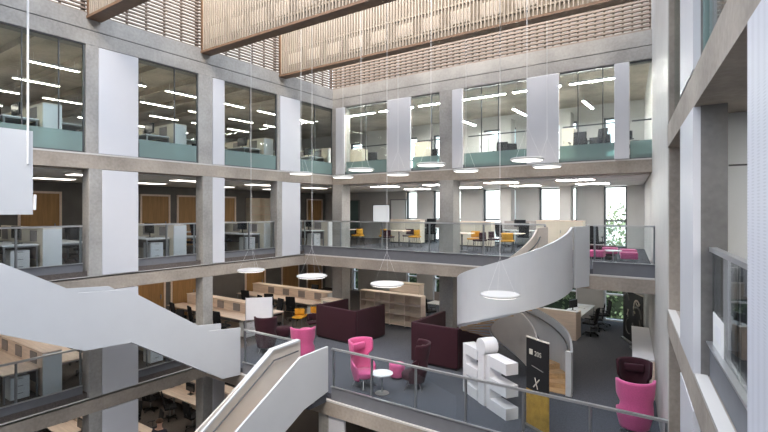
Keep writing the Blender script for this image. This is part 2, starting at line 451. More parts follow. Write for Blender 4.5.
# ------------------------------------------------------------------ glazing of the top floor
def glaze_x(n, y0, y1, label, mull=()):            # on the left facade
    w = B(XL-.07, XL-.055, y0, y1, T[3]+.05, ZG).build(f'window_{n}', M['glass']); struct(w, label)
    f = MB().box(XL-.10, XL-.03, y0, y1, T[3], T[3]+.05).box(XL-.10, XL-.03, y0, y1, ZG-.035, ZG)
    for y in (y0, y1-.03): f.box(XL-.10, XL-.03, y, y+.03, T[3], ZG)
    for y in mull: f.box(XL-.08, XL-.045, y-.012, y+.012, T[3], ZG)
    f.build('window_frame', M['darksteel'], w)
    B(XL-.05, XL-.035, y0+.05, y1-.05, T[3]+.05, T[3]+.56).build('frosted_band', M['frost'], w)
def glaze_y(n, x0, x1, label, mull=()):            # on the back facade
    w = B(x0, x1, YB+.125, YB+.14, T[3]+.05, ZG).build(f'window_{n}', M['glass']); struct(w, label)
    f = MB().box(x0, x1, YB+.08, YB+.18, T[3], T[3]+.05).box(x0, x1, YB+.08, YB+.18, ZG-.035, ZG)
    for x in mull: f.box(x-.012, x+.012, YB+.11, YB+.155, T[3], ZG)
    f.build('window_frame', M['darksteel'], w)
    B(x0, x1, YB+.10, YB+.12, T[3]+.05, T[3]+.56).build('frosted_band', M['frost'], w)
    B(x0, x1, YB+.45, YB+.49, F[3]+1.05, F[3]+1.09).build('guard_rail', M['darksteel'], w)
glaze_x(31, 3.0, 5.95, 'glazing of the first bay of the left facade, top floor', (4.55, 5.35))
glaze_x(32, 7.38, 9.36, 'glazing of the second bay of the left facade, top floor', (8.55,))
glaze_x(33, 10.36, 12.76, 'glazing of the third bay of the left facade, top floor', (11.5,))
glaze_x(34, 13.98, YB+.02, 'glazing of the last bay of the left facade, top floor', (14.9,))
glaze_x(35, -3.5, 2.56, 'glazing of the nearest bay of the left facade, top floor')
glaze_y(36, X_at(344.8, YB), X_at(388, YB), 'glazing of the first bay of the back facade', (X_at(364, YB),))
glaze_y(37, X_at(411, YB), -8.60, 'glazing left of the middle column of the back facade', (X_at(430, YB),))
glaze_y(38, X_at(463, YB), X_at(527, YB), 'glazing right of the middle column of the back facade', (X_at(480, YB), X_at(497, YB)))
glaze_y(39, X_at(559, YB), X_at(614.5, YB), 'glazing between the two right panels of the back facade', (X_at(577, YB), X_at(602, YB)))
glaze_y(40, X_at(629.5, YB), xr(YB), 'glazing beside the right wall on the back facade')
# right wall glazing, top floor
w = MB().prism(ypoly(3.6, 6.23, .10, .12), T[3], ZG).build('window_41', M['glass']); struct(w, 'glazing of the right wall on the top floor')
MB().prism(ypoly(6.13, 6.22, .08, .15), T[3], ZG).prism(ypoly(3.6, 3.7, .08, .15), T[3], ZG).build('window_frame', M['frost'], w)
w = MB().prism(ypoly(7.64, 9.98, .10, .12), T[3], ZG).build('window_42', M['glass']); struct(w, 'glazing of the far right bay on the top floor')

# ------------------------------------------------------------------ glass balustrades
def balustrade(p0, p1, i, label, spans, kerb_h=.36, rail_h=1.38, post_m='steel', ledge=True, posts=True, group='glass balustrades of the galleries'):
    a = Vector((*p0, 0)); b = Vector((*p1, 0)); d = (b-a); L = d.length; rz = math.atan2(d.y, d.x)
    t = thing('glass_balustrade', label, 'balustrade', (a.x, a.y, T[i]), rz, group)
    B(0, L, -.03, .05, 0, kerb_h).build('kerb', M['kerb'], t)
    if ledge: B(0, L, -.06, .0, kerb_h, kerb_h+.02).build('kerb_trim', M['rail'], t)
    step = L/spans
    for s in range(spans):
        B(s*step+.02, (s+1)*step-.02, -.008, .008, kerb_h, rail_h-.02).build('glass_panel', M['railglass'], t)
    if posts:
        for s in range(spans+1):
            x = min(max(s*step, .03), L-.03)
            B(x-.022, x+.022, .01, .06, kerb_h-.05, rail_h-.02).build('post', M[post_m], t)
    MB().box(0, L, -.035, .035, rail_h-.035, rail_h+.01).build('handrail', M['rail'], t)
    return t
bay = ['nearest', 'second', 'third', 'last']
segs = [(3.0, 5.95), (7.38, 9.36), (10.36, 12.76), (13.98, YB2-.02)]
for i in (1, 2):
    for j, (a, b) in enumerate(segs):
        if i == 1:
            if j > 1: continue
            if j == 1: b = 9.36
        balustrade((XL-.16, a), (XL-.16, b), i, f'glass balustrade in the {bay[j]} bay of the left facade, {LEV[i]}', 1 if j == 3 else 2, ledge=True)
    struct(B(XL-.05, XL+.0, 3.0, YB2, T[i]-.04, T[i]+.012).build(f'trim_{i+2}', M['ledge']), f'pale ledge along the left slab edge, {LEV[i]}')
xs0, xs1 = -4.30, -2.95
balustrade((XL-.2, YB2+.10), (-4.18, YB2+.10), 2, 'long glass balustrade of the back gallery left of the spiral stair', 5)
balustrade((xs1+.08, YB2+.10), (xr(YB2), YB2+.10), 2, 'short glass balustrade between the spiral stair and the right wall', 1)
struct(MB().prism([(XL, YB2-.01), (xr(YB2), YB2-.01), (xr(YB2), YB2+.06), (XL, YB2+.06)], T[2]-.03, T[2]+.012).build('trim_5', M['ledge']), 'pale ledge along the back slab edge of the middle floor')
struct(B(XL, xr(YB), YB-.01, YB+.07, T[3]-.03, T[3]+.012).build('trim_6', M['ledge']), 'pale ledge along the back slab edge of the top floor')
struct(B(XL-.07, XL+.01, 3.0, YB, T[3]-.03, T[3]+.012).build('trim_7', M['ledge']), 'pale ledge along the left slab edge of the top floor')
struct(MB().prism([(-12.1, YB1-.01), (xr(YB1), YB1-.01), (xr(YB1), YB1+.06), (-12.1, YB1+.06)], T[1]-.03, T[1]+.012).build('trim_8', M['ledge']), 'pale ledge along the edge of the sofa floor')
balustrade((-12.10, YB1+.09), (-9.70, YB1+.09), 1, 'glass balustrade of the sofa floor between the two stair flights', 1)
balustrade((-8.48, YB1+.09), (xr(YB1)-.02, YB1+.09), 1, 'long glass balustrade of the sofa floor right of the stair', 6)
# right wing balustrade behind the slab band
for i in (1, 2):
    y0, y1 = 3.6, 6.23
    balustrade((xr(y1)+.17, y1), (xr(y0)+.17, y0), i, f'glass balustrade between the white panels of the right wall, {LEV[i]}', 2, group='glass balustrades of the right wall')
    struct(MB().prism(ypoly(3.6, 9.98, -.0, .12), T[i]-.03, T[i]+.012).build(f'trim_{8+i}', M['ledge']), f'pale sill of the right wall, {LEV[i]}')
# inner walls of the right wing
struct(MB().prism([(.06, 6.9), (6, 6.9), (6, 7.1), (.06, 7.1)], F[2], T[3]-SL).build('wall_right_inner', M['lightwall']), 'pale grey partition inside the right wing, middle floor')
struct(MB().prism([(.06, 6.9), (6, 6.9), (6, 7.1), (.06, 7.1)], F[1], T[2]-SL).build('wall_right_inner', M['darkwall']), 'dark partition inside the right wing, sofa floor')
struct(MB().prism([(.06, 6.9), (6, 6.9), (6, 7.1), (.06, 7.1)], F[3], 13.05).build('wall_right_inner', M['greywall']), 'grey partition inside the right wing, top floor')
struct(B(.1, 6, 6.89, 6.9, F[2]+2.15, F[2]+2.17).build('trim_11', M['darksteel']), 'dark joint across the partition of the right wing')
for i in (0, 1, 2, 3):
    struct(MB().prism(ypoly(7.64, 9.98, .42, .5), F[i], tops[i][1]).build('wall_right_recess', M['slabconc']), f'brown concrete at the back of the far right bay, {LEV[i]}')
    struct(MB().prism(ypoly(-3.9, 1.2, .2, .4), F[i], tops[i][1]).build('wall_right_near', M['greywall']), f'right wall beside the viewer, {LEV[i]}')

# ------------------------------------------------------------------ roof: timber box beams and louvre screens
def roof_beam(y, label):
    x0, x1 = XL+.0, xr(y)
    t = thing('timber_roof_beam', label, 'roof beam', (0, y, 13.42), 0, 'timber box beams across the atrium roof')
    H, D = 2.5, .34
    B(x0, x1, -.02, D+.02, -.0, .07).build('bottom_board', M['brown'], t)
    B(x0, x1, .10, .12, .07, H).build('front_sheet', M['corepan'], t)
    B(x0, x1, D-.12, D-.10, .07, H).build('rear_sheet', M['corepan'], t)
    for k in range(13):
        xa = x0+.45+k*.98
        if xa+.62 > x1: break
        B(xa, xa+.62, .055, .075, .40, .80).build('added_light_panel', M['skypatch'], t)  # painted patch of skylight, not a separate panel of the beam
    s = MB()
    n = int((x1-x0)/.115)
    for k in range(n+1):
        x = x0 + k*.115
        s.box(x, x+.034, 0, .045, .07, H); 
    s.build('front_slats', M['slat'], t)
    s = MB()
    for k in range(n+1):
        x = x0 + k*.115
        s.box(x, x+.03, D-.05, D, .07, H)
    s.build('rear_slats', M['slat'], t)
    r = MB()
    for z in (.30, .95, 1.7): r.box(x0, x1, .05, .085, z, z+.05)
    r.build('cross_rails', M['slat'], t)
    B(x0-.02, x0+.10, .0, D, .07, H).build('end_board', M['brown'], t)
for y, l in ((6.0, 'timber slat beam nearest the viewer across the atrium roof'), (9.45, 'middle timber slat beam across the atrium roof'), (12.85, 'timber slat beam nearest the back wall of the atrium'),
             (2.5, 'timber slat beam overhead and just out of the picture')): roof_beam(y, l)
def louvre(L, rows, pitch, th, batten, name_label, loc, rz, m, sheet='milk'):
    t = thing('louvre_screen', name_label, 'louvre screen', loc, rz, 'timber louvre screens under the roof')
    s = MB()
    for k in range(rows):
        z = .03 + k*pitch
        s.box(0, L, .0, .09, z, z+th)
    s.build('slats', M[m], t)
    b = MB(); n = max(2, int(L/batten))
    for k in range(n+1):
        x = min(k*L/n, L-.05); b.box(x, x+.045, .09, .15, 0, rows*pitch)
    b.build('battens', M[m], t)
    B(0, L, .22, .235, 0, rows*pitch).build('backing_sheet', M[sheet], t)
edges = [-3.9, 2.5, 6.0, 9.45, 12.85, YB]
nm = ['behind the viewer', 'of the nearest bay', 'of the second bay', 'of the third bay', 'beside the back corner']
for k in range(5):
    a, b = edges[k]+.002, edges[k+1]+(.0 if k < 4 else .12)
    louvre(b-a, 30, .105, .040, .50, f'timber louvre screen on the left wall, {nm[k]}', (XL-.12, a, ZR+.004), PI/2, 'louver')
louvre(xr(YB+.37)-XL+.30, 30, .125, .060, .26, 'long brown timber louvre screen above the back wall', (XL-.30, YB+.12, ZR+.004), 0, 'louver', 'milkpink')
Lr = math.hypot(14, 14*.14)
louvre(9.6, 30, .105, .042, .5, 'timber louvre screen on the right wall above the white panels', (xr(9.95)+.2, 9.95, ZR+.004), math.atan2(-1, .14), 'louver')

# ================================================================== STAIRS
# left flight, middle floor down to the sofa floor
def stair_side(yz_top, yz_bot, x0, x1):
    def at(tab, y):
        for (a, b), (c, d) in zip(tab, tab[1:]):
            if y <= c + 1e-6: return b + (d-b)*(y-a)/max(c-a, 1e-6)
        return tab[-1][1]
    ys = sorted(set([round(p[0], 4) for p in yz_top + yz_bot]))
    mb = MB(); bm = mb.bm; st = []
    for y in ys:
        zt, zb = at(yz_top, y), at(yz_bot, y)
        st.append([bm.verts.new(p) for p in ((x0, y, zb), (x1, y, zb), (x1, y, max(zt, zb+.01)), (x0, y, max(zt, zb+.01)))])
    for a, b in zip(st, st[1:]):
        for k in range(4): bm.faces.new((a[k], a[(k+1) % 4], b[(k+1) % 4], b[k]))
    bm.faces.new(list(reversed(st[0]))); bm.faces.new(st[-1])
    return mb
def rel(z): return CZ + z
XO, XI = -12.14, -13.16
t = thing('staircase', 'white steel staircase descending along the left facade to the sofa floor', 'staircase', (0, 0, 0))
top = [(1.0, rel(-.36)), (2.35, rel(-.36)), (5.07, rel(-1.90)), (6.21, rel(-1.98)), (8.55, rel(-3.50)), (YB1, rel(-3.62))]
bot = [(1.0, rel(-2.05)), (2.5, rel(-2.05)), (5.20, rel(-3.27)), (6.3, rel(-3.32)), (9.0, rel(-5.02)), (YB1, rel(-5.08))]
stair_side(top, bot, XO-.06, XO).build('outer_balustrade', M['stairwhite'], t)
top2 = [(y, z) for y, z in top]
stair_side(top2, [(y, z+.05) for y, z in bot], XI, XI+.06).build('inner_balustrade', M['stairwhite'], t)
prof_floor = [(1.0, F[2]), (2.6, F[2]), (5.32, rel(-3.10)), (6.55, rel(-3.10)), (9.45, F[1]), (YB1, F[1])]
stair_side([(y, z-.16) for y, z in prof_floor], [(y, z+.02) for y, z in bot], XI+.06, XO-.06).build('soffit', M['stairwhite'], t)
n = 9
for k in range(n):
    y0 = 2.6 + 2.72*k/n; z = F[2] - (F[2]-rel(-3.1))*(k+1)/n
    B(XI+.06, XO-.06, y0, y0+(2.72/n), z-.05, z).build('tread', M['tread'], t)
n = 10
for k in range(n):
    y0 = 6.55 + 2.9*k/n; z = rel(-3.1) - (rel(-3.1)-F[1])*(k+1)/n
    B(XI+.06, XO-.06, y0, y0+.29, z-.05, z).build('tread', M['tread'], t)
B(XI+.06, XO-.06, 5.32, 6.55, rel(-3.1)-.12, rel(-3.1)).build('landing', M['carpet'], t)
B(XI+.06, XO-.06, 1.0, 2.6, F[2]-.15, F[2]).build('landing', M['carpet'], t)
# upper landing hung in the air at the left border
t = thing('stair_landing', 'white boxed stair landing hung on a steel rod at the left', 'landing', (0, 0, 0))
ye = 4.17
B(XO-.06, XO, 1.2, ye, rel(-.08), rel(1.72)).build('side_panel', M['stairwhite'], t)
B(-13.2, XO-.06, ye-.06, ye, rel(-.08), rel(1.72)).build('end_panel', M['stairwhite'], t)
B(-13.2, XO-.06, 1.2, ye-.06, rel(-.08), rel(.25)).build('landing_floor', M['stairwhite'], t)
MB().tube([(XO+.03, ye-.10, rel(1.0)), (XO+.03, ye-.10, 16.2)], .022).build('hanger_rod', M['whitesteel'], t)
MB().tube([(XO+.03, ye+.02, rel(.02)), (XO+.03, ye+.03, rel(.35))], .03).build('bracket', M['whitesteel'], t)

# flight from the sofa floor down to the lowest floor
XA, XB = -9.62, -8.54
t = thing('staircase', 'white staircase with brown treads leaving the sofa floor towards the lowest floor', 'staircase', (0, 0, 0))
yt = YB1
sl = .64
def run(y): return F[1] - max(0, (8.75-y))*sl
topb = [(2.2, rel(-3.66)-(8.62-2.2)*sl), (8.62, rel(-3.66)), (yt, rel(-3.62))]
botb = [(2.2, rel(-5.0)-(8.75-2.2)*sl), (8.75, rel(-5.0)), (yt, rel(-4.82))]
stair_side([(y, max(z, .9)) for y, z in topb], [(y, max(z, .02)) for y, z in botb], XB-.06, XB).build('right_balustrade', M['stairwhite'], t)
stair_side([(y, max(z, .9)) for y, z in topb], [(y, max(z, .02)) for y, z in botb], XA, XA+.05).build('left_balustrade', M['cream'], t)
n = 19
y = 8.9
for k in range(n):
    z = F[1] - (k+1)*F[1]/n
    y0 = y - .80 - k*(F[1]/n/sl)
    if z < .02: break
    B(XA+.05, XB-.06, y0, y0+F[1]/n/sl+.03, z-.05, z).build('tread', M['tread'], t)
B(XA+.05, XB-.06, 9.0, yt, F[1]-.2, F[1]).build('landing', M['carpet'], t)
stair_side([(3.0, .12), (8.7, F[1]-.22), (9.2, F[1]-.21)], [(3.0, .02), (3.4, .02), (8.75, rel(-5.0)), (9.2, rel(-4.98))], XA+.05, XB-.06).build('soffit', M['stairwhite'], t)
MB().bar((XA+.03, 9.60, rel(-3.60)), (XA+.03, 8.60, rel(-3.64)), .16, .05).bar((XA+.03, 8.62, rel(-3.65)), (XA+.03, 2.4, rel(-3.66)-(8.62-2.4)*sl), .16, .05).build('left_capping', M['stairwhite'], t)
MB().tube([(XA+.13, 9.5, rel(-3.86)), (XA+.13, 8.62, rel(-3.9)), (XA+.13, 3.0, rel(-3.9)-(8.62-3.0)*sl)], .02).build('handrail', M['darksteel'], t)

# spiral stair
t = thing('spiral_staircase', 'curved white spiral staircase from the middle floor to the sofa floor', 'staircase', (0, 0, 0))
cx, cyy, RO, RI = -4.78, 13.30, 1.58, .66
TH0, TH1 = R(16), R(-362)
def hz(u): return F[2] - (F[2]-F[1])*max(0, u-.03)/.97
def hel(r, u): a = TH0 + (TH1-TH0)*u; return Vector((cx + r*math.cos(a), cyy + r*math.sin(a), 0)), Vector((math.cos(a), math.sin(a), 0))
def ribbon(r, lo, hi, th, n=72):
    mb = MB()
    def fn(i, j):
        p, nrm = hel(r, i)
        z0, z1 = lo(i), hi(i)
        p = p.copy(); p.z = z0 + (z1-z0)*j
        return p, -nrm
    mb.grid(fn, n, 3, th); return mb
lo = lambda u: max(F[1]+.005, hz(u) - (.48 - .2*min(1, u*4)))
hi = lambda u: hz(u) + 1.18 - .06*min(1, u*4) - (.0 if u < .9 else (u-.9)*2.0)
ribbon(RO, lo, hi, .06).build('outer_balustrade', M['stairwhite'], t, smooth=False)
ribbon(RI, lambda u: max(F[1]+.005, hz(u)-.3), lambda u: hz(u)+1.1, .05).build('inner_balustrade', M['cream'], t)
mb = MB()
def sof(i, j):
    p, nrm = hel(RI + (RO-.06-RI)*j, i); p = p.copy(); p.z = max(F[1]+.006, hz(i)-.34); return p, Vector((0, 0, 1))
mb.grid(lambda i, j: sof(i*.93, j), 60, 4, .06).build('soffit', M['stairwhite'], t)
NT = 22
for k in range(NT):
    u0, u1 = k/NT, (k+1)/NT
    z1 = F[2] - (F[2]-F[1])*(k+1)/(NT+0)
    z1 = max(z1, F[1]+.02); z0 = max(F[1]+.004, z1-.165)
    pts = []
    for u in (u0, (u0+u1)/2, u1): pts.append(hel(RO-.065, u)[0])
    for u in (u1, (u0+u1)/2, u0): pts.append(hel(RI+.005, u)[0])
    if z1-z0 > .015: MB().prism([(p.x, p.y) for p in pts], z0, z1).build('tread', M['tread'], t)
hp = []
for k in range(61):
    u = .01 + .97*k/60; p, nrm = hel(RO-.13, u); hp.append((p.x, p.y, hz(u)+.92))
MB().tube(hp, .02).build('outer_handrail', M['darksteel'], t)
hp = []
for k in range(49):
    u = .01 + .9*k/48; p, nrm = hel(RI+.08, u); hp.append((p.x, p.y, hz(u)+.9))
MB().tube(hp, .018).build('inner_handrail', M['darksteel'], t)
p, nrm = hel(RO-.03, 1.0)
B(p.x-.09, p.x+.06, p.y-.06, p.y+.06, F[1]+.002, F[1]+1.18).build('newel', M['stairwhite'], t)
MB().prism([(-4.10, 13.62), (xs1-.32, 13.75), (xs1-.08, YB2-.01), (-4.10, YB2-.01)], F[2]-.4, F[2]).build('landing', M['stairwhite'], t)
MB().prism([(xs1-.30, 13.72), (xs1-.24, 13.70), (xs1, YB2-.02), (xs1, YB2+.05), (xs1-.06, YB2+.05)], F[2]-.48, F[2]+1.2).build('landing_panel', M['stairwhite'], t)
B(-4.16, -4.10, 13.40, YB2+.05, F[2]-.3, F[2]+1.15).build('landing_panel', M['cream'], t)

# ================================================================== LAMPS
def pendant():
    t = thing('pendant_lamp', '', 'lamp', group='white disc pendant lamps')
    MB().lathe([(.0, .0), (.40, .0), (.43, .015), (.43, .045), (.40, .06), (.06, .075), (.0, .075)], seg=40).build('lamp_shade', M['disc'], t)
    MB().lathe([(.0, -.012), (.385, -.012), (.385, .002), (.0, .002)], seg=40).build('diffuser', M['lampglow'], t)
    for a in (0, 2*PI/3, 4*PI/3):
        MB().tube([(.36*math.cos(a), .36*math.sin(a), .055), (0, 0, .9)], .0022, 5).build('suspension_wire', M['whitesteel'], t)
    MB().tube([(0, 0, .88), (0, 0, 5.2)], .007, 6).build('cable', M['whitesteel'], t)
    return t
PK = Kind(pendant)
up = [(301, 174, 'leftmost in the upper row of lamps'), (343, 177.6, 'second from the left in the upper row of lamps'), (361, 170.3, 'third from the left in the upper row of lamps'),
      (398, 175, 'fourth from the left in the upper row of lamps'), (431, 165.3, 'fifth from the left in the upper row of lamps'), (466, 171.3, 'sixth from the left in the upper row of lamps'),
      (527, 160.3, 'second from the right in the upper row of lamps'), (547, 167, 'rightmost in the upper row of lamps')]
for px, py, l in up:
    z = CZ + 1.33; x, y = on_floor(px, py, z)
    if y > YB-.5: s = (YB-.5)/y; x *= s; y *= s; z = CZ + (z-CZ)*s
    PK.put((x, y, z), 0, 'white disc lamp, ' + l)
low = [(251, 271, 'leftmost of the four low ones'), (312, 277, 'second from left of the four low ones'),
       (387, 285, 'above the wooden bookshelf'), (500, 296, 'in front of the spiral stair')]
lowp = PK
def pendant_long():
    t = thing('pendant_lamp', '', 'lamp', group='white disc pendant lamps on long cables')
    MB().lathe([(.0, .0), (.42, .0), (.45, .015), (.45, .045), (.42, .06), (.06, .075), (.0, .075)], seg=40).build('lamp_shade', M['disc'], t)
    MB().lathe([(.0, -.012), (.40, -.012), (.40, .002), (.0, .002)], seg=40).build('diffuser', M['lampglow'], t)
    for a in (0, 2*PI/3, 4*PI/3):
        MB().tube([(.38*math.cos(a), .38*math.sin(a), .055), (0, 0, .9)], .0022, 5).build('suspension_wire', M['whitesteel'], t)
    MB().tube([(0, 0, .88), (0, 0, 9.0)], .007, 6).build('cable', M['whitesteel'], t)
    return t
PL = Kind(pendant_long)
for px, py, l in low:
    z = CZ - 2.0; x, y = on_floor(px, py, z)
    PL.put((x, y, z), 0, 'white disc lamp on a long cable, ' + l)

def strip(L, glow):
    def mk():
        t = thing('strip_light', '', 'lamp')
        B(-.05, .05, -L/2, L/2, 0, .06).build('housing', M['disc'], t)
        B(-.04, .04, -L/2+.02, L/2-.02, -.015, 0).build('diffuser', M[glow], t)
        for y in (-L/2+.15, L/2-.15): MB().tube([(0, y, .05), (0, y, .28)], .006, 5).build('hanger', M['whitesteel'], t)
        return t
    return Kind(mk)
def added_light_panel(glow):  # flat lamp added for brightness under the ceilings
    def mk():
        t = thing('flat_light_panel', '', 'lamp')
        B(-.32, .32, -.62, .62, -.0, .02).build('frame', M['disc'], t)
        B(-.28, .28, -.58, .58, -.012, 0).build('diffuser', M[glow], t)
        return t
    return Kind(mk)
P_DIM, P_MID, P_BACK, P_LOFT = added_light_panel('addeddim'), added_light_panel('addedmid'), added_light_panel('addedback'), added_light_panel('addedmid')
S3 = strip(1.35, 'strip')
S4 = strip(1.7, 'stripbright')
rown = ['nearest the glass', 'second from the glass', 'third from the glass', 'deepest in the wing']
for r_, x in enumerate((-15.9, -18.3, -20.6, -23.6)):
    for k in range(8):
        y = 1.9 + k*2.05 + (.4 if r_ % 2 else 0)
        S3.put((x, y, 12.48), 0, f'strip light, {["first","second","third","fourth","fifth","sixth","seventh","eighth"][k]} along the row {rown[r_]}, left wing, top floor', 'ceiling strip lights of the top floor left wing')
for k in range(6):
    S4.put((-13.0+k*1.95, 16.75, 12.50), PI/2, f'strip light {["first","second","third","fourth","fifth","sixth"][k]} from the corner in the row behind the back glazing, top floor', 'strip lights behind the back glazing')
for k, (px, py) in enumerate(((520, 112.5), (588, 105), (468, 123), (400, 131))):
    x, y = on_floor(px, py, 12.5)
    S4.put((x, min(y, 21.5), 12.5), 0, f'short strip light running away from the glass, {["second from the right","rightmost","second from the left","leftmost"][k]}, back wing top floor', 'strip lights deep in the back wing, top floor')
for i, K in ((2, P_DIM), (1, P_MID), (0, P_MID)):  # added lamps that lift the light on the lower floors
    for r_, x in enumerate((-15.7, -18.4)):
        for k in range(5):
            K.put((x, 3.6+k*3.3, T[i+1]-SL-.062), 0, f'added flat ceiling light, {["first","second","third","fourth","fifth"][k]} of {["edge","rear"][r_]} row, left wing, {LEV[i]}', f'added flat ceiling lights of the left wing, {LEV[i]}')
    if i > 0:
        for k in range(4):
            for r_, y in enumerate((17.6, 20.4)):
                (P_BACK if i == 2 else P_MID).put((-12.2+k*2.7, y, T[i+1]-SL-.062), PI/2, f'added flat ceiling light, {["first","second","third","fourth"][k]} from left in {["front","rear"][r_]} row, back wing, {LEV[i]}', f'added flat ceiling lights of the back wing, {LEV[i]}')
for k in range(2):
    P_MID.put((-6.0+k*2.6, 12.6, T[1]-SL-.062), PI/2, f'{["left","right"][k]} added flat ceiling light below the sofa floor', 'added ceiling lights below the sofa floor')
for i in (1, 2, 3):  # unseen lamps added to brighten the right wing
    for k in range(2):
        P_BACK.put((1.6+k*1.6, 5.2, (T[i+1]-SL if i < 3 else 13.05)-.022), PI/2, f'{["nearer","farther"][k]} added flat ceiling light inside the right wing, {LEV[i]}', 'added ceiling lights of the right wing')

# ================================================================== FURNITURE (fronts face local -Y)
def wing_chair_kind(fab, scale=1.0):
    def mk():
        t = thing('wing_chair', '', 'armchair')
        ths = [(.20, 112), (.55, 110), (.63, 96), (.72, 66), (.82, 68), (.93, 92), (1.18, 94), (1.27, 88)]
        rads = [(.20, .29), (.50, .365), (.66, .36), (.80, .35), (.98, .375), (1.27, .39)]
        def lerp(tab, z):
            for (a, b), (c, d) in zip(tab, tab[1:]):
                if z <= c: return b + (d-b)*(z-a)/(c-a)
            return tab[-1][1]
        def fn(i, j):
            z = .20 + 1.07*j; th = R(lerp(ths, z))*(2*i-1); r = lerp(rads, z)
            nrm = Vector((math.sin(th), math.cos(th), 0))
            lean = .10*max(0, z-.45)
            zz = z
            return Vector((r*math.sin(th)*1.02, r*math.cos(th)+lean, zz)), -nrm
        MB().grid(fn, 25, 22, .06).build('shell', M[fab], t, smooth=True)
        MB().lathe([(0, 0), (.27, 0), (.30, .03), (.31, .13), (.28, .17), (0, .18)], (0, -.04, .28), 28).build('seat_cushion', M[fab], t, smooth=True)
        MB().box(-.22, .22, .20, .30, .98, 1.16).build('head_cushion', M[fab], t, bevel=.04, smooth=True)
        for a in (45, 135, 225, 315):
            c, s = math.cos(R(a)), math.sin(R(a))
            MB().tube([(.16*c, .16*s, .27), (.34*c, .34*s, .0)], .012, 6).build('leg', M['steel'], t)
        MB().lathe([(0, 0), (.20, 0), (.20, .03), (0, .03)], (0, 0, .25), 20).build('under_plate', M['steel'], t)
        return t
    return Kind(mk)
PINK, MAR = wing_chair_kind('pink'), wing_chair_kind('maroon')

def office_chair():
    t = thing('office_chair', '', 'office chair')
    MB().box(-.24, .24, -.24, .22, .44, .52).build('seat', M['black'], t, bevel=.03, smooth=True)
    m = Matrix.Translation((0, .25, .80)) @ Matrix.Rotation(R(-9), 4, 'X')
    mb = MB(); mb.box(-.22, .22, -.025, .025, -.27, .30, m); mb.build('backrest', M['black'], t, bevel=.022, smooth=True)
    MB().bar((0, .18, .46), (0, .27, .66), .07, .02).build('back_support', M['plastic'], t)
    for s in (-1, 1):
        MB().tube([(s*.22, .05, .46), (s*.28, .05, .50), (s*.28, .05, .68)], .014, 6).box(s*.28-.03, s*.28+.03, -.13, .12, .68, .71).build('armrest', M['plastic'], t)
    MB().tube([(0, 0, .09), (0, 0, .44)], .025, 8).build('gas_column', M['steel'], t)
    b = MB()
    for k in range(5):
        a = 2*PI*k/5+.3; b.bar((0, 0, .11), (.28*math.cos(a), .28*math.sin(a), .075), .045, .03)
        b.lathe([(0, 0), (.025, .0), (.03, .03), (.025, .06), (0, .06)], (.28*math.cos(a), .28*math.sin(a), 0), 8)
    b.build('star_base', M['plastic'], t)
    return t
OC = Kind(office_chair)

def cafe_chair_kind(fab):
    def mk():
        t = thing('cafe_chair', '', 'chair')
        MB().box(-.22, .22, -.22, .22, .43, .50).build('seat', M[fab], t, bevel=.025, smooth=True)
        def fn(i, j):
            th = R(75)*(2*i-1); z = .52+.26*j
            return Vector((.235*math.sin(th), .235*math.cos(th)-.0, z)), Vector((-math.sin(th), -math.cos(th), 0))
        MB().grid(fn, 15, 5, .035).build('backrest', M[fab], t, smooth=True)
        for sx in (-1, 1):
            MB().tube([(sx*.18, .16, .43), (sx*.22, .22, 0)], .011, 6).build('leg', M['darksteel'], t)
            MB().tube([(sx*.18, -.16, .43), (sx*.22, -.21, 0)], .011, 6).build('leg', M['darksteel'], t)
        return t
    return Kind(mk)
CY_, CM_ = cafe_chair_kind('yellow'), cafe_chair_kind('maroon')
def cafe_table():
    t = thing('cafe_table', '', 'table')
    MB().box(-.40, .40, -.40, .40, .70, .735).build('table_top', M['wood'], t, bevel=.01)
    MB().tube([(0, 0, .03), (0, 0, .70)], .03, 10).build('pedestal', M['darksteel'], t)
    MB().lathe([(0, 0), (.26, 0), (.26, .015), (.04, .035), (0, .035)], seg=24).build('base', M['darksteel'], t)
    return t
CT = Kind(cafe_table)
def pouf_kind(fab, r=.24, h=.44):
    def mk():
        t = thing('pouf', '', 'stool')
        MB().lathe([(0, .06), (r*.86, .06), (r*.93, .10), (r, h-.09), (r*.96, h-.02), (r*.8, h), (0, h)], seg=26).build('seat', M[fab], t, smooth=True)
        MB().lathe([(0, 0), (r*.6, 0), (r*.6, .06), (0, .06)], seg=20).build('plinth', M['darksteel'], t)
        return t
    return Kind(mk)
PP, PM = pouf_kind('pink'), pouf_kind('maroon', .30, .40)
def side_table_kind(r, h):
    def mk():
        t = thing('side_table', '', 'table')
        MB().lathe([(0, 0), (r-.01, 0), (r, .008), (r, .022), (r-.01, .03), (0, .03)], (0, 0, h-.03), 36).build('table_top', M['white'], t)
        MB().tube([(0, 0, .012), (0, 0, h-.03)], .02, 10).build('pedestal', M['rail'], t)
        MB().lathe([(0, 0), (r*.65, 0), (r*.65, .008), (.03, .02), (0, .02)], seg=28).build('base', M['rail'], t)
        return t
    return Kind(mk)
ST = side_table_kind(.30, .55)

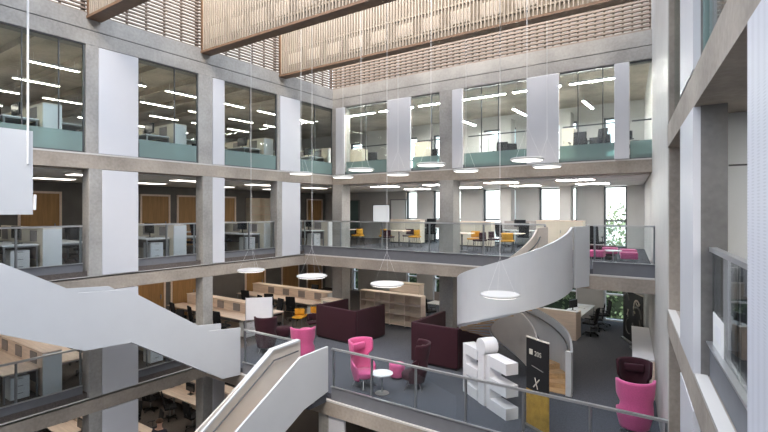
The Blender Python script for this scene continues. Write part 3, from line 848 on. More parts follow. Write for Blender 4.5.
# bench desks: a storage spine running away from the facade with a desk on either side
def spine(L, m_end, m_top, cub):
    def mk():
        t = thing('storage_spine', '', 'storage unit')
        MB().box(-L, -.06, -.20, .20, 0.0, 1.14).build('carcass', M[m_top], t)
        B(-L-.01, 0, -.22, .22, 1.14, 1.17).build('top_board', M[m_top], t)
        B(-.06, 0, -.22, .22, 0, 1.14).build('end_panel', M[m_end], t)
        for s in (-1, 1):
            for k in range(int(L/1.05)):
                x = -.45 - k*1.05
                if x-.42 < -L: break
                y = s*.205
                B(x-.42, x, min(y, y+s*.02), max(y, y+s*.02), .80, 1.10).build('pin_panel', M[cub], t)
        return t
    return Kind(mk)
def desk_kind(L, top, side):                         # long side along X, spine side at local +Y
    def mk():
        t = thing('desk', '', 'desk')
        B(-L, 0, -.80, 0, .715, .745).build('table_top', M[top], t)
        for x in (-.045, -L*.5, -L+.005):
            B(x, x+.04, -.78, -.02, .68, .715).build('frame_rail', M['steel'], t)
            for y in (-.78, -.06): B(x, x+.04, y, y+.04, 0, .68).build('leg', M['steel'], t)
        B(-L+.05, -.05, -.05, -.03, .35, .68).build('modesty_panel', M['greyfelt'], t)
        return t
    return Kind(mk)
def pedestal_kind(m):
    def mk():
        t = thing('drawer_pedestal', '', 'cabinet')
        B(-.42, 0, -.21, .21, .03, .60).build('body', M[m], t)
        for z in (.05, .24, .43):
            d = B(0, .015, -.20, .20, z, z+.16).build('drawer', M[m], t)
            B(.015, .025, -.06, .06, z+.12, z+.135).build('handle', M['steel'], d)
        return t
    return Kind(mk)
def monitor():
    t = thing('computer_monitor', '', 'monitor')
    B(-.27, .27, -.02, .02, .14, .47).build('casing', M['plastic'], t)
    B(-.25, .25, -.026, -.02, .16, .45).build('screen', M['screen'], t)
    MB().bar((0, .02, .02), (0, .02, .25), .05, .02).build('stand', M['plastic'], t)
    B(-.12, .12, -.06, .12, 0, .015).build('base', M['plastic'], t)
    return t
MON = Kind(monitor)
PED = pedestal_kind('cabwhite')
LS = 5.2
SP = {1: spine(LS, 'cabwhite', 'wood', 'greyfelt'), 2: spine(4.2, 'cabwhite', 'cabcream', 'greyfelt'), 0: spine(LS, 'greyfelt', 'wood', 'greyfelt'), 3: spine(4.2, 'cabwhite', 'cabcream', 'greyfelt')}
DK = {1: desk_kind(LS, 'wood', 'cabwhite'), 2: desk_kind(4.2, 'cabwhite', 'cabwhite'), 0: desk_kind(LS, 'wood', 'cabwhite'), 3: desk_kind(4.2, 'cabwhite', 'cabwhite')}
YB_ = [5.45, 9.15, 12.95, 16.7]
XE = -14.55
bn = ['nearest', 'second', 'third', 'farthest']
for i in (1, 2, 3, 0):
    ys = YB_ if i else [8.0, 12.1]
    for j, y in enumerate(ys):
        x = XE if i else XE-.75
        nmb = bn[j] if i else ('nearer', 'farther')[j]
        z = F[i]
        SP[i].put((x, y, z), 0, f'low storage spine of the {nmb} bench of desks, left wing, {LEV[i]}', f'storage spines of the left wing, {LEV[i]}')
        for s, side in ((1, 'near'), (-1, 'far')):
            if i == 2 and s == -1 and j == 3: continue
            # near side desk lies at lower Y
            yy = y - .225 if s == 1 else y + .225
            DK[i].put((x-.25 if s == 1 else x-.25 - (LS if i in (0, 1) else 4.2), yy, z), 0 if s == 1 else PI, f'desk on the {side} side of the {nmb} storage spine, left wing, {LEV[i]}', f'bench desks of the left wing, {LEV[i]}')
        if i in (1, 2):
            PED.put((x-.33, y-.62, z), 0, f'white drawer pedestal under the {nmb} near side desk, left wing, {LEV[i]}', f'white drawer pedestals of the left wing, {LEV[i]}')
        if i == 0:
            PED.put((x-.33, y-.62, z), 0, f'white drawer pedestal under the {nmb} desk of the lowest floor', 'white drawer pedestals of the lowest floor')
        # chairs
        for s, side in ((1, 'near'), (-1, 'far')):
            if i == 3 and s == 1 and j > 1: pass
            for k in range(3):
                if s == -1 and k > 1: continue
                xx = x - 1.15 - k*1.45 + random.uniform(-.12, .12)
                ych = y - s*(1.02+.225) + random.uniform(-.05, .05)
                rz = (PI if s == 1 else 0) + random.uniform(-.5, .5)
                # a chair on the near side looks towards +Y
                if i in (2, 3) and s == -1 and j == 3: continue
                OC.put((xx, ych - s*.10, z), rz, f'black office chair, {["first","second","third"][k]} from glass, {side} side of {nmb} desk bench, left wing, {LEV[i]}', f'office chairs of the left wing, {LEV[i]}')
        if i in (0, 3, 2):
            for k in range(3 if i == 0 else 2):
                MON.put((x-1.0-k*1.45, y-.50, z+.745), 0 if False else 0, f'dark monitor, {["first","second","third"][k]} from glass on the {nmb} bench, left wing, {LEV[i]}', f'monitors of the left wing, {LEV[i]}')

# rear wall doors of the left wing
def oak_door():
    t = thing('storage_door', '', 'door')
    B(0, .04, -.62, .62, 0, 2.28).build('door_panel', M['oak'], t)
    f = MB().box(0, .06, -.70, -.62, 0, 2.36).box(0, .06, .62, .70, 0, 2.36).box(0, .06, -.70, .70, 2.28, 2.36)
    f.build('door_frame', M['wood'], t)
    B(.04, .07, .45, .49, .95, 1.15).build('handle', M['steel'], t)
    return t
OD = Kind(oak_door)
dn = ['first', 'second', 'third', 'fourth', 'fifth', 'sixth']
for i in (2, 1):
    for k, px in enumerate((40, 155, 190, 224, 279, 323) if i == 2 else (150, 184, 255, 290, 322)):
        y = Y_at(px, XW)
        if y > 22: y = 22.0 + .0
        OD.put((XW+.005, y, F[i]), 0, f'oak veneered door, {dn[k]} from the left on the rear left wall, {LEV[i]}', f'oak doors of the rear wall, {LEV[i]}')
for k, px in enumerate((12, 130, 217)):
    y = Y_at(px, -26.6)
    OD.put((-26.595, y, F[3]), 0, f'oak veneered door, {dn[k]} from the left at the back of the top floor', 'oak doors at the back of the top floor')
# shelf on the rear wall, middle floor
y0 = Y_at(260, XW)
t = thing('wall_shelving', 'pale open shelving against the dark rear wall of the left gallery', 'shelf', (XW+.01, y0, F[2]))
B(0, .03, -.95, .95, 0, 2.3).build('back_board', M['cabcream'], t)
for z in (.5, .95, 1.4, 1.85, 2.27): B(.03, .36, -.95, .95, z, z+.04).build('shelf_board', M['wood'], t)
for y in (-.95, .0, .92): B(.03, .36, y, y+.03, 0, 2.27).build('upright', M['cabcream'], t)

# ------------------------------------------------------------------ sofa floor
z1 = F[1]
def put(K, px, py, rz, label, i=1, group=None):
    x, y = on_floor(px, py, F[i]); return K.put((x, y, F[i]), rz, label, group)
g = 'pink and maroon wing chairs of the sofa floor'
put(PINK, 364, 386, R(78), 'bright pink high backed wing chair beside the round white side table', group=g)
put(PINK, 303, 366, R(222), 'pink wing chair seen from behind above the stair', group=g)
x, y = on_floor(637, 436, z1); PINK.put((x-.05, y, z1), R(200), 'pink wing chair seen from behind at the right wall, under the handrail', g)
x, y = on_floor(635, 416, z1); MAR.put((x-.02, y+.05, z1), R(10), 'maroon wing chair facing the viewer beside the right wall', g)
put(MAR, 266, 352, R(222), 'maroon wing chair below the whiteboard, seen from behind', group=g)
put(MAR, 414, 388, R(-64), 'maroon wing chair by the round table, in front of the maroon booth', group=g)
put(ST, 382, 393, 0, 'small round white side table in front of the bright pink wing chair')
put(PP, 397, 378, 0, 'round pink pouf between the white side table and the maroon booth', group='poufs of the sofa floor')
put(PP, 306, 340, 0, 'round pink pouf behind the pink chair above the stair', group='poufs of the sofa floor')
put(PM, 283, 337, 0, 'low maroon pouf beside the white desk end', group='poufs of the sofa floor')
put(CY_, 299, 328, R(20), 'mustard yellow chair left of the pair near the maroon booth', group='mustard chairs of the sofa floor')
put(CY_, 312, 326, R(-15), 'mustard yellow chair right of the pair near the maroon booth', group='mustard chairs of the sofa floor')
put(CM_, 313, 334, R(60), 'small maroon chair beside the two mustard chairs left of the booth')

def booth(label, pa, pb, depth, h, open_side):
    # pa -> pb floor corners of the near wall; the booth reaches back from it
    a = Vector((*pa, 0)); b = Vector((*pb, 0)); d = b-a; L = d.length; rz = math.atan2(d.y, d.x)
    t = thing('booth_sofa', label, 'sofa', (a.x, a.y, z1), rz)
    w = .12
    MB().box(0, L, 0, w, .06, h).build('near_wall', M['maroon'], t, bevel=.03, smooth=True)
    MB().box(0, w, w, depth, .06, h).build('left_wall', M['maroon'], t, bevel=.03, smooth=True)
    MB().box(L-w, L, w, depth, .06, h).build('right_wall', M['maroon'], t, bevel=.03, smooth=True)
    if open_side != 'back':
        MB().box(w, L*.35, depth-w, depth, .06, h).build('rear_wall', M['maroon'], t, bevel=.03, smooth=True)
    MB().box(w, L-w, w, w+.60, .22, .46).build('seat', M['maroon'], t, bevel=.04, smooth=True)
    MB().box(.05, L-.05, .05, depth-.05, 0, .06).build('plinth', M['plastic'], t)
    return t
pb = on_floor(355.5, 346, z1); 
booth('maroon high walled booth sofa, left of the two, in front of the wooden bookshelf', (pb[0]-2.05, pb[1]+.12), (pb[0], pb[1]), 1.75, 1.25, 'back')
pa = on_floor(411, 362, z1)
booth('maroon high walled booth sofa, right of the two, beside the concrete column', (pa[0], pa[1]), (pa[0]+1.66, pa[1]+.0), 2.2, 1.30, 'back')

# bookshelf
x0, x1 = X_at(360, 17.1), X_at(421, 17.1)
t = thing('bookshelf', 'low pale wooden bookshelf with three open rows behind the maroon booths', 'bookshelf', (x0, 17.1, z1))
L = x1-x0; H = 1.36
B(0, L, .36, .38, 0, H).build('back_board', M['ply'], t)
for z in (0.04, .48, .91, H-.04): B(0, L, 0, .36, z, z+.04).build('shelf_board', M['wood'], t)
for k in range(5):
    x = k*(L-.04)/4; B(x, x+.04, 0, .36, 0, H-.04).build('upright', M['wood'], t)
for k, z in enumerate((.08, .52)):
    for q in range(4):
        x = q*(L-.04)/4+.04
        B(x, x+(L-.04)/4-.04, .02, .04, z, z+.17).build('front_lip', M['ply'], t)
x, y = X_at(404, 18.6), 18.6
t = thing('wooden_cabinet', 'pale wooden cabinet standing behind the bookshelf', 'cabinet', (x, y, z1))
B(-.8, .8, 0, .45, 0, 1.55).build('body', M['wood'], t); B(-.82, .82, -.02, .47, 1.55, 1.58).build('top_board', M['ply'], t)
x, y = on_floor(321, 330, z1)
t = thing('wooden_cabinet', 'cream low cabinet with a slotted top, left behind the maroon booth', 'cabinet', (x, y+.6, z1))
B(-.55, .55, 0, .45, 0, 1.12).build('body', M['cabcream'], t); B(-.57, .57, -.02, .47, 1.12, 1.15).build('top_board', M['wood'], t)
B(-.42, .42, -.012, 0, .88, 1.05).build('slotted_front', M['greyfelt'], t)

# desks and chairs behind the bookshelf and under the gallery
def wing_desk(px, py, i, rz, label, chairs, n0=0):
    x, y = on_floor(px, py, F[i])
    o = thing('desk', label, 'desk', (x, y, F[i]), rz)
    B(-.8, .8, -.4, .4, .715, .745).build('table_top', M['cabwhite'], o)
    for sx in (-1, 1):
        for sy in (-1, 1): B(sx*.74-.02, sx*.74+.02, sy*.36-.02, sy*.36+.02, 0, .715).build('leg', M['steel'], o)
    B(-.8, .8, .38, .40, .745, 1.15).build('screen_panel', M['greyfelt'], o)
    return x, y
for px, py, i, l in ((446, 320, 1, 'white desk beyond the right maroon booth'), (518, 246, 2, 'white gallery desk right of the middle column'),
                     (430, 241.5, 2, 'white gallery desk left of the middle column'), ):
    x, y = wing_desk(px, py, i, 0, l, 2)
    for k, dx in enumerate((-.45, .5)):
        OC.put((x+dx, y-.75, F[i]), R(180+25*(k*2-1)), f'black office chair, {["left","right"][k]} one at the {l}', 'office chairs of the back wing')
    MON.put((x+.1, y-.02, F[i]+.746), 0, f'dark monitor on the {l}')

# counter and bench on the right of the sofa floor
xa, ya = on_floor(576, 341, z1)
t = thing('reception_counter', 'pale wooden counter panel with a white top right of the spiral stair', 'counter', (xa, ya, z1))
B(-2.6, 0, 0, .06, 0, 1.08).build('front_panel', M['wood'], t)
B(-2.6, 0, .06, .40, 1.02, 1.06).build('top_board', M['white'], t)
B(-.06, 0, .06, .8, 0, 1.02).build('end_panel', M['wood'], t)
B(-2.6, -2.54, .06, .8, 0, 1.02).build('end_panel', M['wood'], t)
o = thing('desk', 'white desk running back from the wooden counter towards the window', 'desk', (xa-.45, ya+2.4, z1), PI/2)
B(-1.5, 1.3, -.4, .4, .715, .745).build('table_top', M['cabwhite'], o)
for sx in (-1.42, 1.22):
    for sy in (-1, 1): B(sx-.02, sx+.02, sy*.36-.02, sy*.36+.02, 0, .715).build('leg', M['steel'], o)
for k in range(3):
    OC.put((xa+.25+.06*k, ya+1.25+k*.95, z1), R(-95+15*k), f'black office chair {["nearest","middle","farthest"][k]} of three beside the white desk by the right window', 'office chairs at the right window')
MON.put((xa-.55, ya+1.9, z1+.745), R(70), 'dark monitor on the white desk behind the wooden counter')
MON.put((xa-1.4, ya+.22, z1+1.065), R(15), 'dark monitor on the white top of the wooden counter')
t = thing('paper_stack', 'loose white papers on the white desk by the right window', 'papers', (xa-.40, ya+2.9, z1+.745))
B(-.15, .15, -.21, .21, 0, .02).build('sheets', M['paper'], t); B(-.05, .25, .1, .5, 0.02, .03).build('top_sheet', M['paper'], t)

# white topped low counter along the right wall
y0, y1_ = 14.2, 18.0
t = thing('side_counter', 'low counter with a white top along the pale right wall', 'counter', (0, 0, z1))
pts = lambda e0, e1: [(xr(y0)-e0, y0), (xr(y0)-.01, y0), (xr(y1_)-.01, y1_), (xr(y1_)-e0, y1_)]
MB().prism(pts(.50, 0), .0, 1.0).build('body', M['wood'], t)
MB().prism([(xr(y0)-.53, y0-.02), (xr(y0)-.01, y0-.02), (xr(y1_)-.01, y1_+.02), (xr(y1_)-.53, y1_+.02)], 1.0, 1.04).build('top_board', M['white'], t)

# banners
def banner(name, label, x, y, rz, w, h, marks, gold=0):
    t = thing(name, label, 'banner', (x, y, z1), rz)
    B(-w/2, w/2, -.10, .10, 0, .06).build('foot', M['steel'], t)
    c = B(-w/2, w/2, -.008, .008, .06+gold, h).build('cloth', M['banner'], t)
    if gold: B(-w/2, w/2, -.008, .008, .06, .06+gold).build('lower_cloth', M['gold'], t)
    B(-w/2-.01, w/2+.01, -.015, .015, h, h+.03).build('top_rail', M['mark'], t)
    MB().bar((0, .05, .05), (0, .02, h), .02, .02).build('pole', M['steel'], t)
    for k, (m, pts, r) in enumerate(marks):
        MB().tube([(px*w, -.012, pz*h) for px, pz in pts], r, 6).build('printed_line', M[m], c)
    return t, c
xb, yb = on_floor(537.5, 431, z1)
marks = [('mark', [(-.16, .47), (.10, .575)], .014), ('mark', [(-.10, .58), (.02, .46)], .011), ('greymark', [(-.24, .70), (.26, .675)], .009)]
t, c = banner('roller_banner', 'black roller banner with small pale lettering and a gold lower part, before the spiral stair', xb, yb, R(-30), .70, 2.02, marks, .80)
B(-.25, -.14, -.014, -.008, 1.66, 1.78).build('printed_square', M['mark'], c)
tx = bpy.data.curves.new('lettering', 'FONT'); tx.body = '20S'; tx.size = .15; tx.extrude = .001; tx.align_x = 'LEFT'
to = bpy.data.objects.new('lettering', tx); C.objects.link(to)
dg = bpy.context.evaluated_depsgraph_get(); me = bpy.data.meshes.new_from_object(to.evaluated_get(dg))
bpy.data.objects.remove(to)
me.materials.clear(); me.materials.append(M['mark'])
lo_ = bpy.data.objects.new('printed_lettering', me); C.objects.link(lo_); lo_.parent = c
lo_.location = (-.09, -.011, 1.66); lo_.rotation_euler = (PI/2, 0, 0)
def swirl(cx_, cz_, r, a0, a1): return [(cx_+r*math.cos(R(a0+(a1-a0)*k/8)), cz_+.5*r*math.sin(R(a0+(a1-a0)*k/8))) for k in range(9)]
x2, y2 = on_floor(629, 342, z1)
banner('roller_banner', 'black roller banner with pale curved drawing, farther of the two by the right window', x2-.05, y2+.15, R(-62), .95, 1.95,
       [('mark', [(-.1, .50), (.10, .62)], .018), ('mark', [(-.02, .62), (.02, .47)], .014), ('greymark', swirl(-.1, .8, .25, 0, 200), .02), ('greymark', swirl(.1, .3, .3, 90, 300), .02)])
x3, y3 = on_floor(638.5, 352, z1)
banner('roller_banner', 'black roller banner with grey curved drawing, nearer of the two by the right window', x3-.05, y3+.1, R(-62), .95, 1.98,
       [('mark', swirl(0, .75, .28, 30, 230), .03), ('greymark', swirl(.05, .6, .35, 0, 180), .035), ('greymark', swirl(-.05, .45, .35, 180, 400), .03), ('mark', swirl(.1, .9, .2, 200, 330), .02)])

# white letter sculpture
xl, yl = on_floor(463, 391, z1); xr_, yr_ = on_floor(506, 421, z1)
dv = Vector((xr_-xl, yr_-yl, 0)); Ls = dv.length
t = thing('letter_sculpture', 'white block sculpture of letter shapes with a round dot on top, behind the glass balustrade', 'sculpture', (xl, yl, z1), math.atan2(dv.y, dv.x))
D = .34
H = 1.32
def eshape(x0, x1, sp):
    m = MB(); h = .27
    zs = (0, (H-h)/2, H-h)
    m.box(x0, x0+sp, 0, D, 0, H)
    for z in zs: m.box(x0+sp, x1, 0, D, z, z+h)
    return m
w = Ls
eshape(0.0, w*.36, .14).build('left_letter', M['white'], t)
st_ = MB().box(w*.40, w*.54, -.02, D, 0, H-.06).build('stem_letter', M['white'], t)
m = MB(); 
prof = [(w*.47 + .215*math.cos(2*PI*k/32), H+.14+.215*math.sin(2*PI*k/32)) for k in range(32)]
vs = [Vector((p[0], -.03, p[1])) for p in prof] + [Vector((p[0], D+.02, p[1])) for p in prof]
m._add(vs, [tuple(range(32)), tuple(reversed(range(32, 64)))] + [(k, 32+k, 32+(k+1) % 32, (k+1) % 32) for k in range(32)])
m.build('letter_dot', M['white'], st_)
eshape(w*.585, w*1.0, .14).build('right_letter', M['white'], t)

# mobile whiteboard
xw, yw = on_floor(257, 345, z1)
t = thing('whiteboard', 'white mobile whiteboard on a steel stand above the maroon wing chair', 'whiteboard', (xw, yw+.1, z1), R(48))
B(-.46, .46, -.02, .02, .92, 1.72).build('board', M['white'], t)
for s in (-1, 1):
    MB().bar((s*.47, 0, .05), (s*.47, 0, 1.74), .03, .03).build('upright', M['rail'], t)
    MB().bar((s*.47, -.28, .03), (s*.47, .28, .03), .04, .04).build('foot', M['rail'], t)
B(-.46, .46, -.015, .015, .42, .45).build('cross_bar', M['rail'], t)

# ------------------------------------------------------------------ middle floor, back wing
tb = [(345, 244.5, 'leftmost'), (399, 246.5, 'second from the left'), (462, 251, 'right of the column'), (513, 251.5, 'rightmost by the stair')]
cc = [[('y', -10, -.75, .1), ('m', 150, .15, .75), ('m', 20, .1, -.72), ('y', 170, .75, .05)], [('y', 0, -.75, .0), ('m', 0, -.1, -.75), ('m', 60, .1, .7), ('y', 0, .78, .1)],
      [('m', 0, -.78, .1), ('y', 0, -.1, -.72), ('y', 0, .2, .75), ('m', 0, .78, 0)], [('m', 0, -.75, -.1), ('y', 0, .05, -.72)]]
for (px, py, l), ch in zip(tb, cc):
    x, y = on_floor(px, py, F[2])
    CT.put((x, y, F[2]), R(5), f'wooden cafe table on the back gallery, {l}', 'cafe tables of the gallery')
    for k, (c_, a, dx, dy) in enumerate(ch):
        K = CY_ if c_ == 'y' else CM_
        rz = math.atan2(-dy, -dx) + PI/2
        K.put((x+dx, y+dy, F[2]), rz, f'{"mustard yellow" if c_ == "y" else "maroon"} chair on the {["west","east"][dx>0] if False else ("left" if dx < -.3 else "right" if dx > .3 else "near" if dy < 0 else "far")} side of the gallery cafe table {l}', 'cafe chairs of the gallery')
def storage(px0, px1, y, i, h, label, m='cabcream', depth=.45):
    a, b = X_at(px0, y), X_at(px1, y)
    t = thing('storage_cabinet', label, 'cabinet', (a, y, F[i]))
    L = b-a; n = max(1, round(L/.8))
    B(0, L, 0.02, depth, 0.05, h).build('body', M[m], t)
    B(-.01, L+.01, -.01, depth+.01, h, h+.03).build('top_board', M['wood' if m == 'cabcream' else m], t)
    for k in range(n):
        d = B(k*L/n+.008, (k+1)*L/n-.008, 0, .02, .06, h-.01).build('door', M[m], t)
        B(k*L/n+.06, k*L/n+.08, -.015, 0, h*.6, h*.6+.12).build('handle', M['steel'], d)
    B(.02, L-.02, .04, depth-.02, 0, .05).build('plinth', M['plastic'], t)
storage(390, 420, 20.4, 2, 1.16, 'cream storage cabinet behind the second cafe table of the gallery')
storage(459, 491, 20.2, 2, 1.12, 'cream storage cabinet behind the third cafe table, right of the column')
storage(536, 583, 20.2, 2, 1.20, 'long cream storage cabinet behind the top of the spiral stair')
storage(348, 362, 18.8, 3, 1.35, 'cream cabinet in the first bay of the back facade, top floor')
storage(414, 426, 19.0, 3, 1.45, 'cream cabinet left of the middle column, top floor')
storage(479, 488, 18.6, 3, 1.5, 'white cabinet right of the middle column, top floor', 'cabwhite')
storage(488.5, 495, 18.6, 3, 1.25, 'lower white cabinet right of the middle column, top floor', 'cabwhite')
storage(562, 574, 18.6, 3, 1.35, 'cream cabinet between the two right panels, top floor')
# top floor chairs and desks behind the back glazing
for px, y, rz, l in ((372, 18.2, 30, 'at the first bay'), (430, 18.8, -20, 'just left of the middle column'), (501, 18.4, 10, 'left one beyond middle column'), (514, 19.1, 40, 'right one beyond middle column'),
                     (578, 17.6, 0, 'leftmost behind the right panels'), (587, 19.2, 50, 'second behind the right panels'), (596, 17.3, -40, 'third behind the right panels'), (605, 18.6, 15, 'rightmost behind the right panels'), (641, 18.0, 80, 'nearest the right wall')):
    OC.put((min(X_at(px, y), xr(y)-.5), y, F[3]), R(rz), f'black office chair behind the top floor back glazing, {l}', 'office chairs behind the back glazing')
for k, (px, y) in enumerate(((597, 20.4), (643, 19.4), (360, 20.4), (508, 20.2))):
    x = min(X_at(px, y), xr(y)-.75)
    o = thing('desk', f'white desk behind the back glazing of the top floor, {["between the right panels","nearest the right wall","in the first bay","right of the middle column"][k]}', 'desk', (x, y, F[3]), 0, 'desks behind the back glazing')
    B(-.65, .65, -.4, .3, .715, .745).build('table_top', M['cabwhite'], o)
    for sx in (-1, 1):
        for sy in (-.36, .26): B(sx*.6-.02, sx*.6+.02, sy-.02, sy+.02, 0, .715).build('leg', M['steel'], o)
    MON.put((x, y-.05, F[3]+.745), R(10*k), f'dark monitor on the desk behind the back glazing, {["between the right panels","nearest the right wall","in the first bay","right of the middle column"][k]}', 'monitors behind the back glazing')
# middle floor, right end: pink stools round a white table
x, y = on_floor(613, 262, F[2])
g = 'pink stools of the right gallery end'
y = max(y, 15.2)
def cube_stool():
    t = thing('stool', '', 'stool')
    MB().box(-.22, .22, -.22, .22, .27, .46).build('seat', M['pink'], t, bevel=.03, smooth=True)
    for sx in (-1, 1):
        for sy in (-1, 1): MB().tube([(sx*.17, sy*.17, .28), (sx*.18, sy*.18, 0)], .012, 6).build('leg', M['steel'], t)
    return t
CS = Kind(cube_stool)
for k, (px, yy) in enumerate(((596.5, 15.3), (610, 16.7), (629, 15.15), (628, 16.2))):
    CS.put((X_at(px, yy), yy, F[2]), R(5*k), f'pink cushioned stool, {["leftmost","second from the left","third from the left","rightmost"][k]} at the right end of the gallery', g)
t = thing('low_table', 'small white table between the pink stools of the gallery', 'table', (X_at(613, 15.7), 15.7, F[2]))
MB().lathe([(0, .42), (.24, .42), (.24, .45), (0, .45)], seg=28).build('table_top', M['white'], t); MB().tube([(0, 0, .02), (0, 0, .42)], .02).build('pedestal', M['rail'], t)
MB().lathe([(0, 0), (.2, 0), (.2, .02), (0, .02)], seg=24).build('base', M['rail'], t)
t = thing('bench_seat', 'low maroon bench left of the pink stools on the gallery', 'bench', (X_at(596, 17.6), 17.6, F[2]))
MB().box(-.6, .6, -.25, .25, .12, .45).build('seat', M['maroon'], t, bevel=.03, smooth=True); B(-.5, .5, -.2, .2, 0, .12).build('plinth', M['plastic'], t)
OC.put((X_at(595, 18.6), 18.6, F[2]), R(170), 'black office chair behind the maroon bench at the right end of the gallery')
# meeting corner at the back left of the gallery
t = thing('wall_screen', 'white wall screen on the grey back wall of the gallery, left part', 'screen', (X_at(381, YE-.1), YE-.02, F[2]))
B(-.62, .62, -.06, 0, .95, 2.0).build('frame', M['steel'], t); B(-.58, .58, -.065, -.06, .99, 1.96).build('display', M['litscreen'], t)
for k, px in enumerate((352, 398)):
    t = thing('glass_door', f'pale glass door in a steel frame, {["left","right"][k]} of the white wall screen on the gallery', 'door', (X_at(px, YE-.1), YE-.02, F[2]))
    f = MB().box(-.55, -.49, -.08, 0, 0, 2.3).box(.49, .55, -.08, 0, 0, 2.3).box(-.55, .55, -.08, 0, 2.24, 2.3); f.build('frame', M['steel'], t)
    B(-.49, .49, -.06, -.03, 0.02, 2.24).build('door_leaf', M['frost'] if k == 0 else M['cabwhite'], t)

# room behind the right balustrade
t = thing('storage_cabinet', 'dark cabinet with shelves behind the right wall balustrade', 'cabinet', (.62, 6.6, F[2]))
B(-.40, .55, -.2, .2, 0, .82).build('body', M['plastic'], t); B(-.42, .57, -.22, .22, .82, .85).build('top_board', M['cabcream'], t)
B(-.3, .0, -.21, -.2, .45, .7).build('label_plate', M['paper'], t)
MON.put((.62, 6.55, F[2]+.85), R(20), 'black monitor on the dark cabinet behind the right wall balustrade')
y0 = 5.75
t = thing('paper_notice', 'pale paper notice fixed low on the glass of the right wall', 'notice', (0, 0, T[2]))
MB().prism([(xr(6.12)+.155, 6.12), (xr(6.12)+.159, 6.12), (xr(5.5)+.159, 5.5), (xr(5.5)+.155, 5.5)], .38, .72).build('sheet', M['paper'], t)
MB().prism([(xr(5.98)+.153, 5.98), (xr(5.98)+.155, 5.98), (xr(5.66)+.155, 5.66), (xr(5.66)+.153, 5.66)], .47, .63).build('print', M['white'], t)

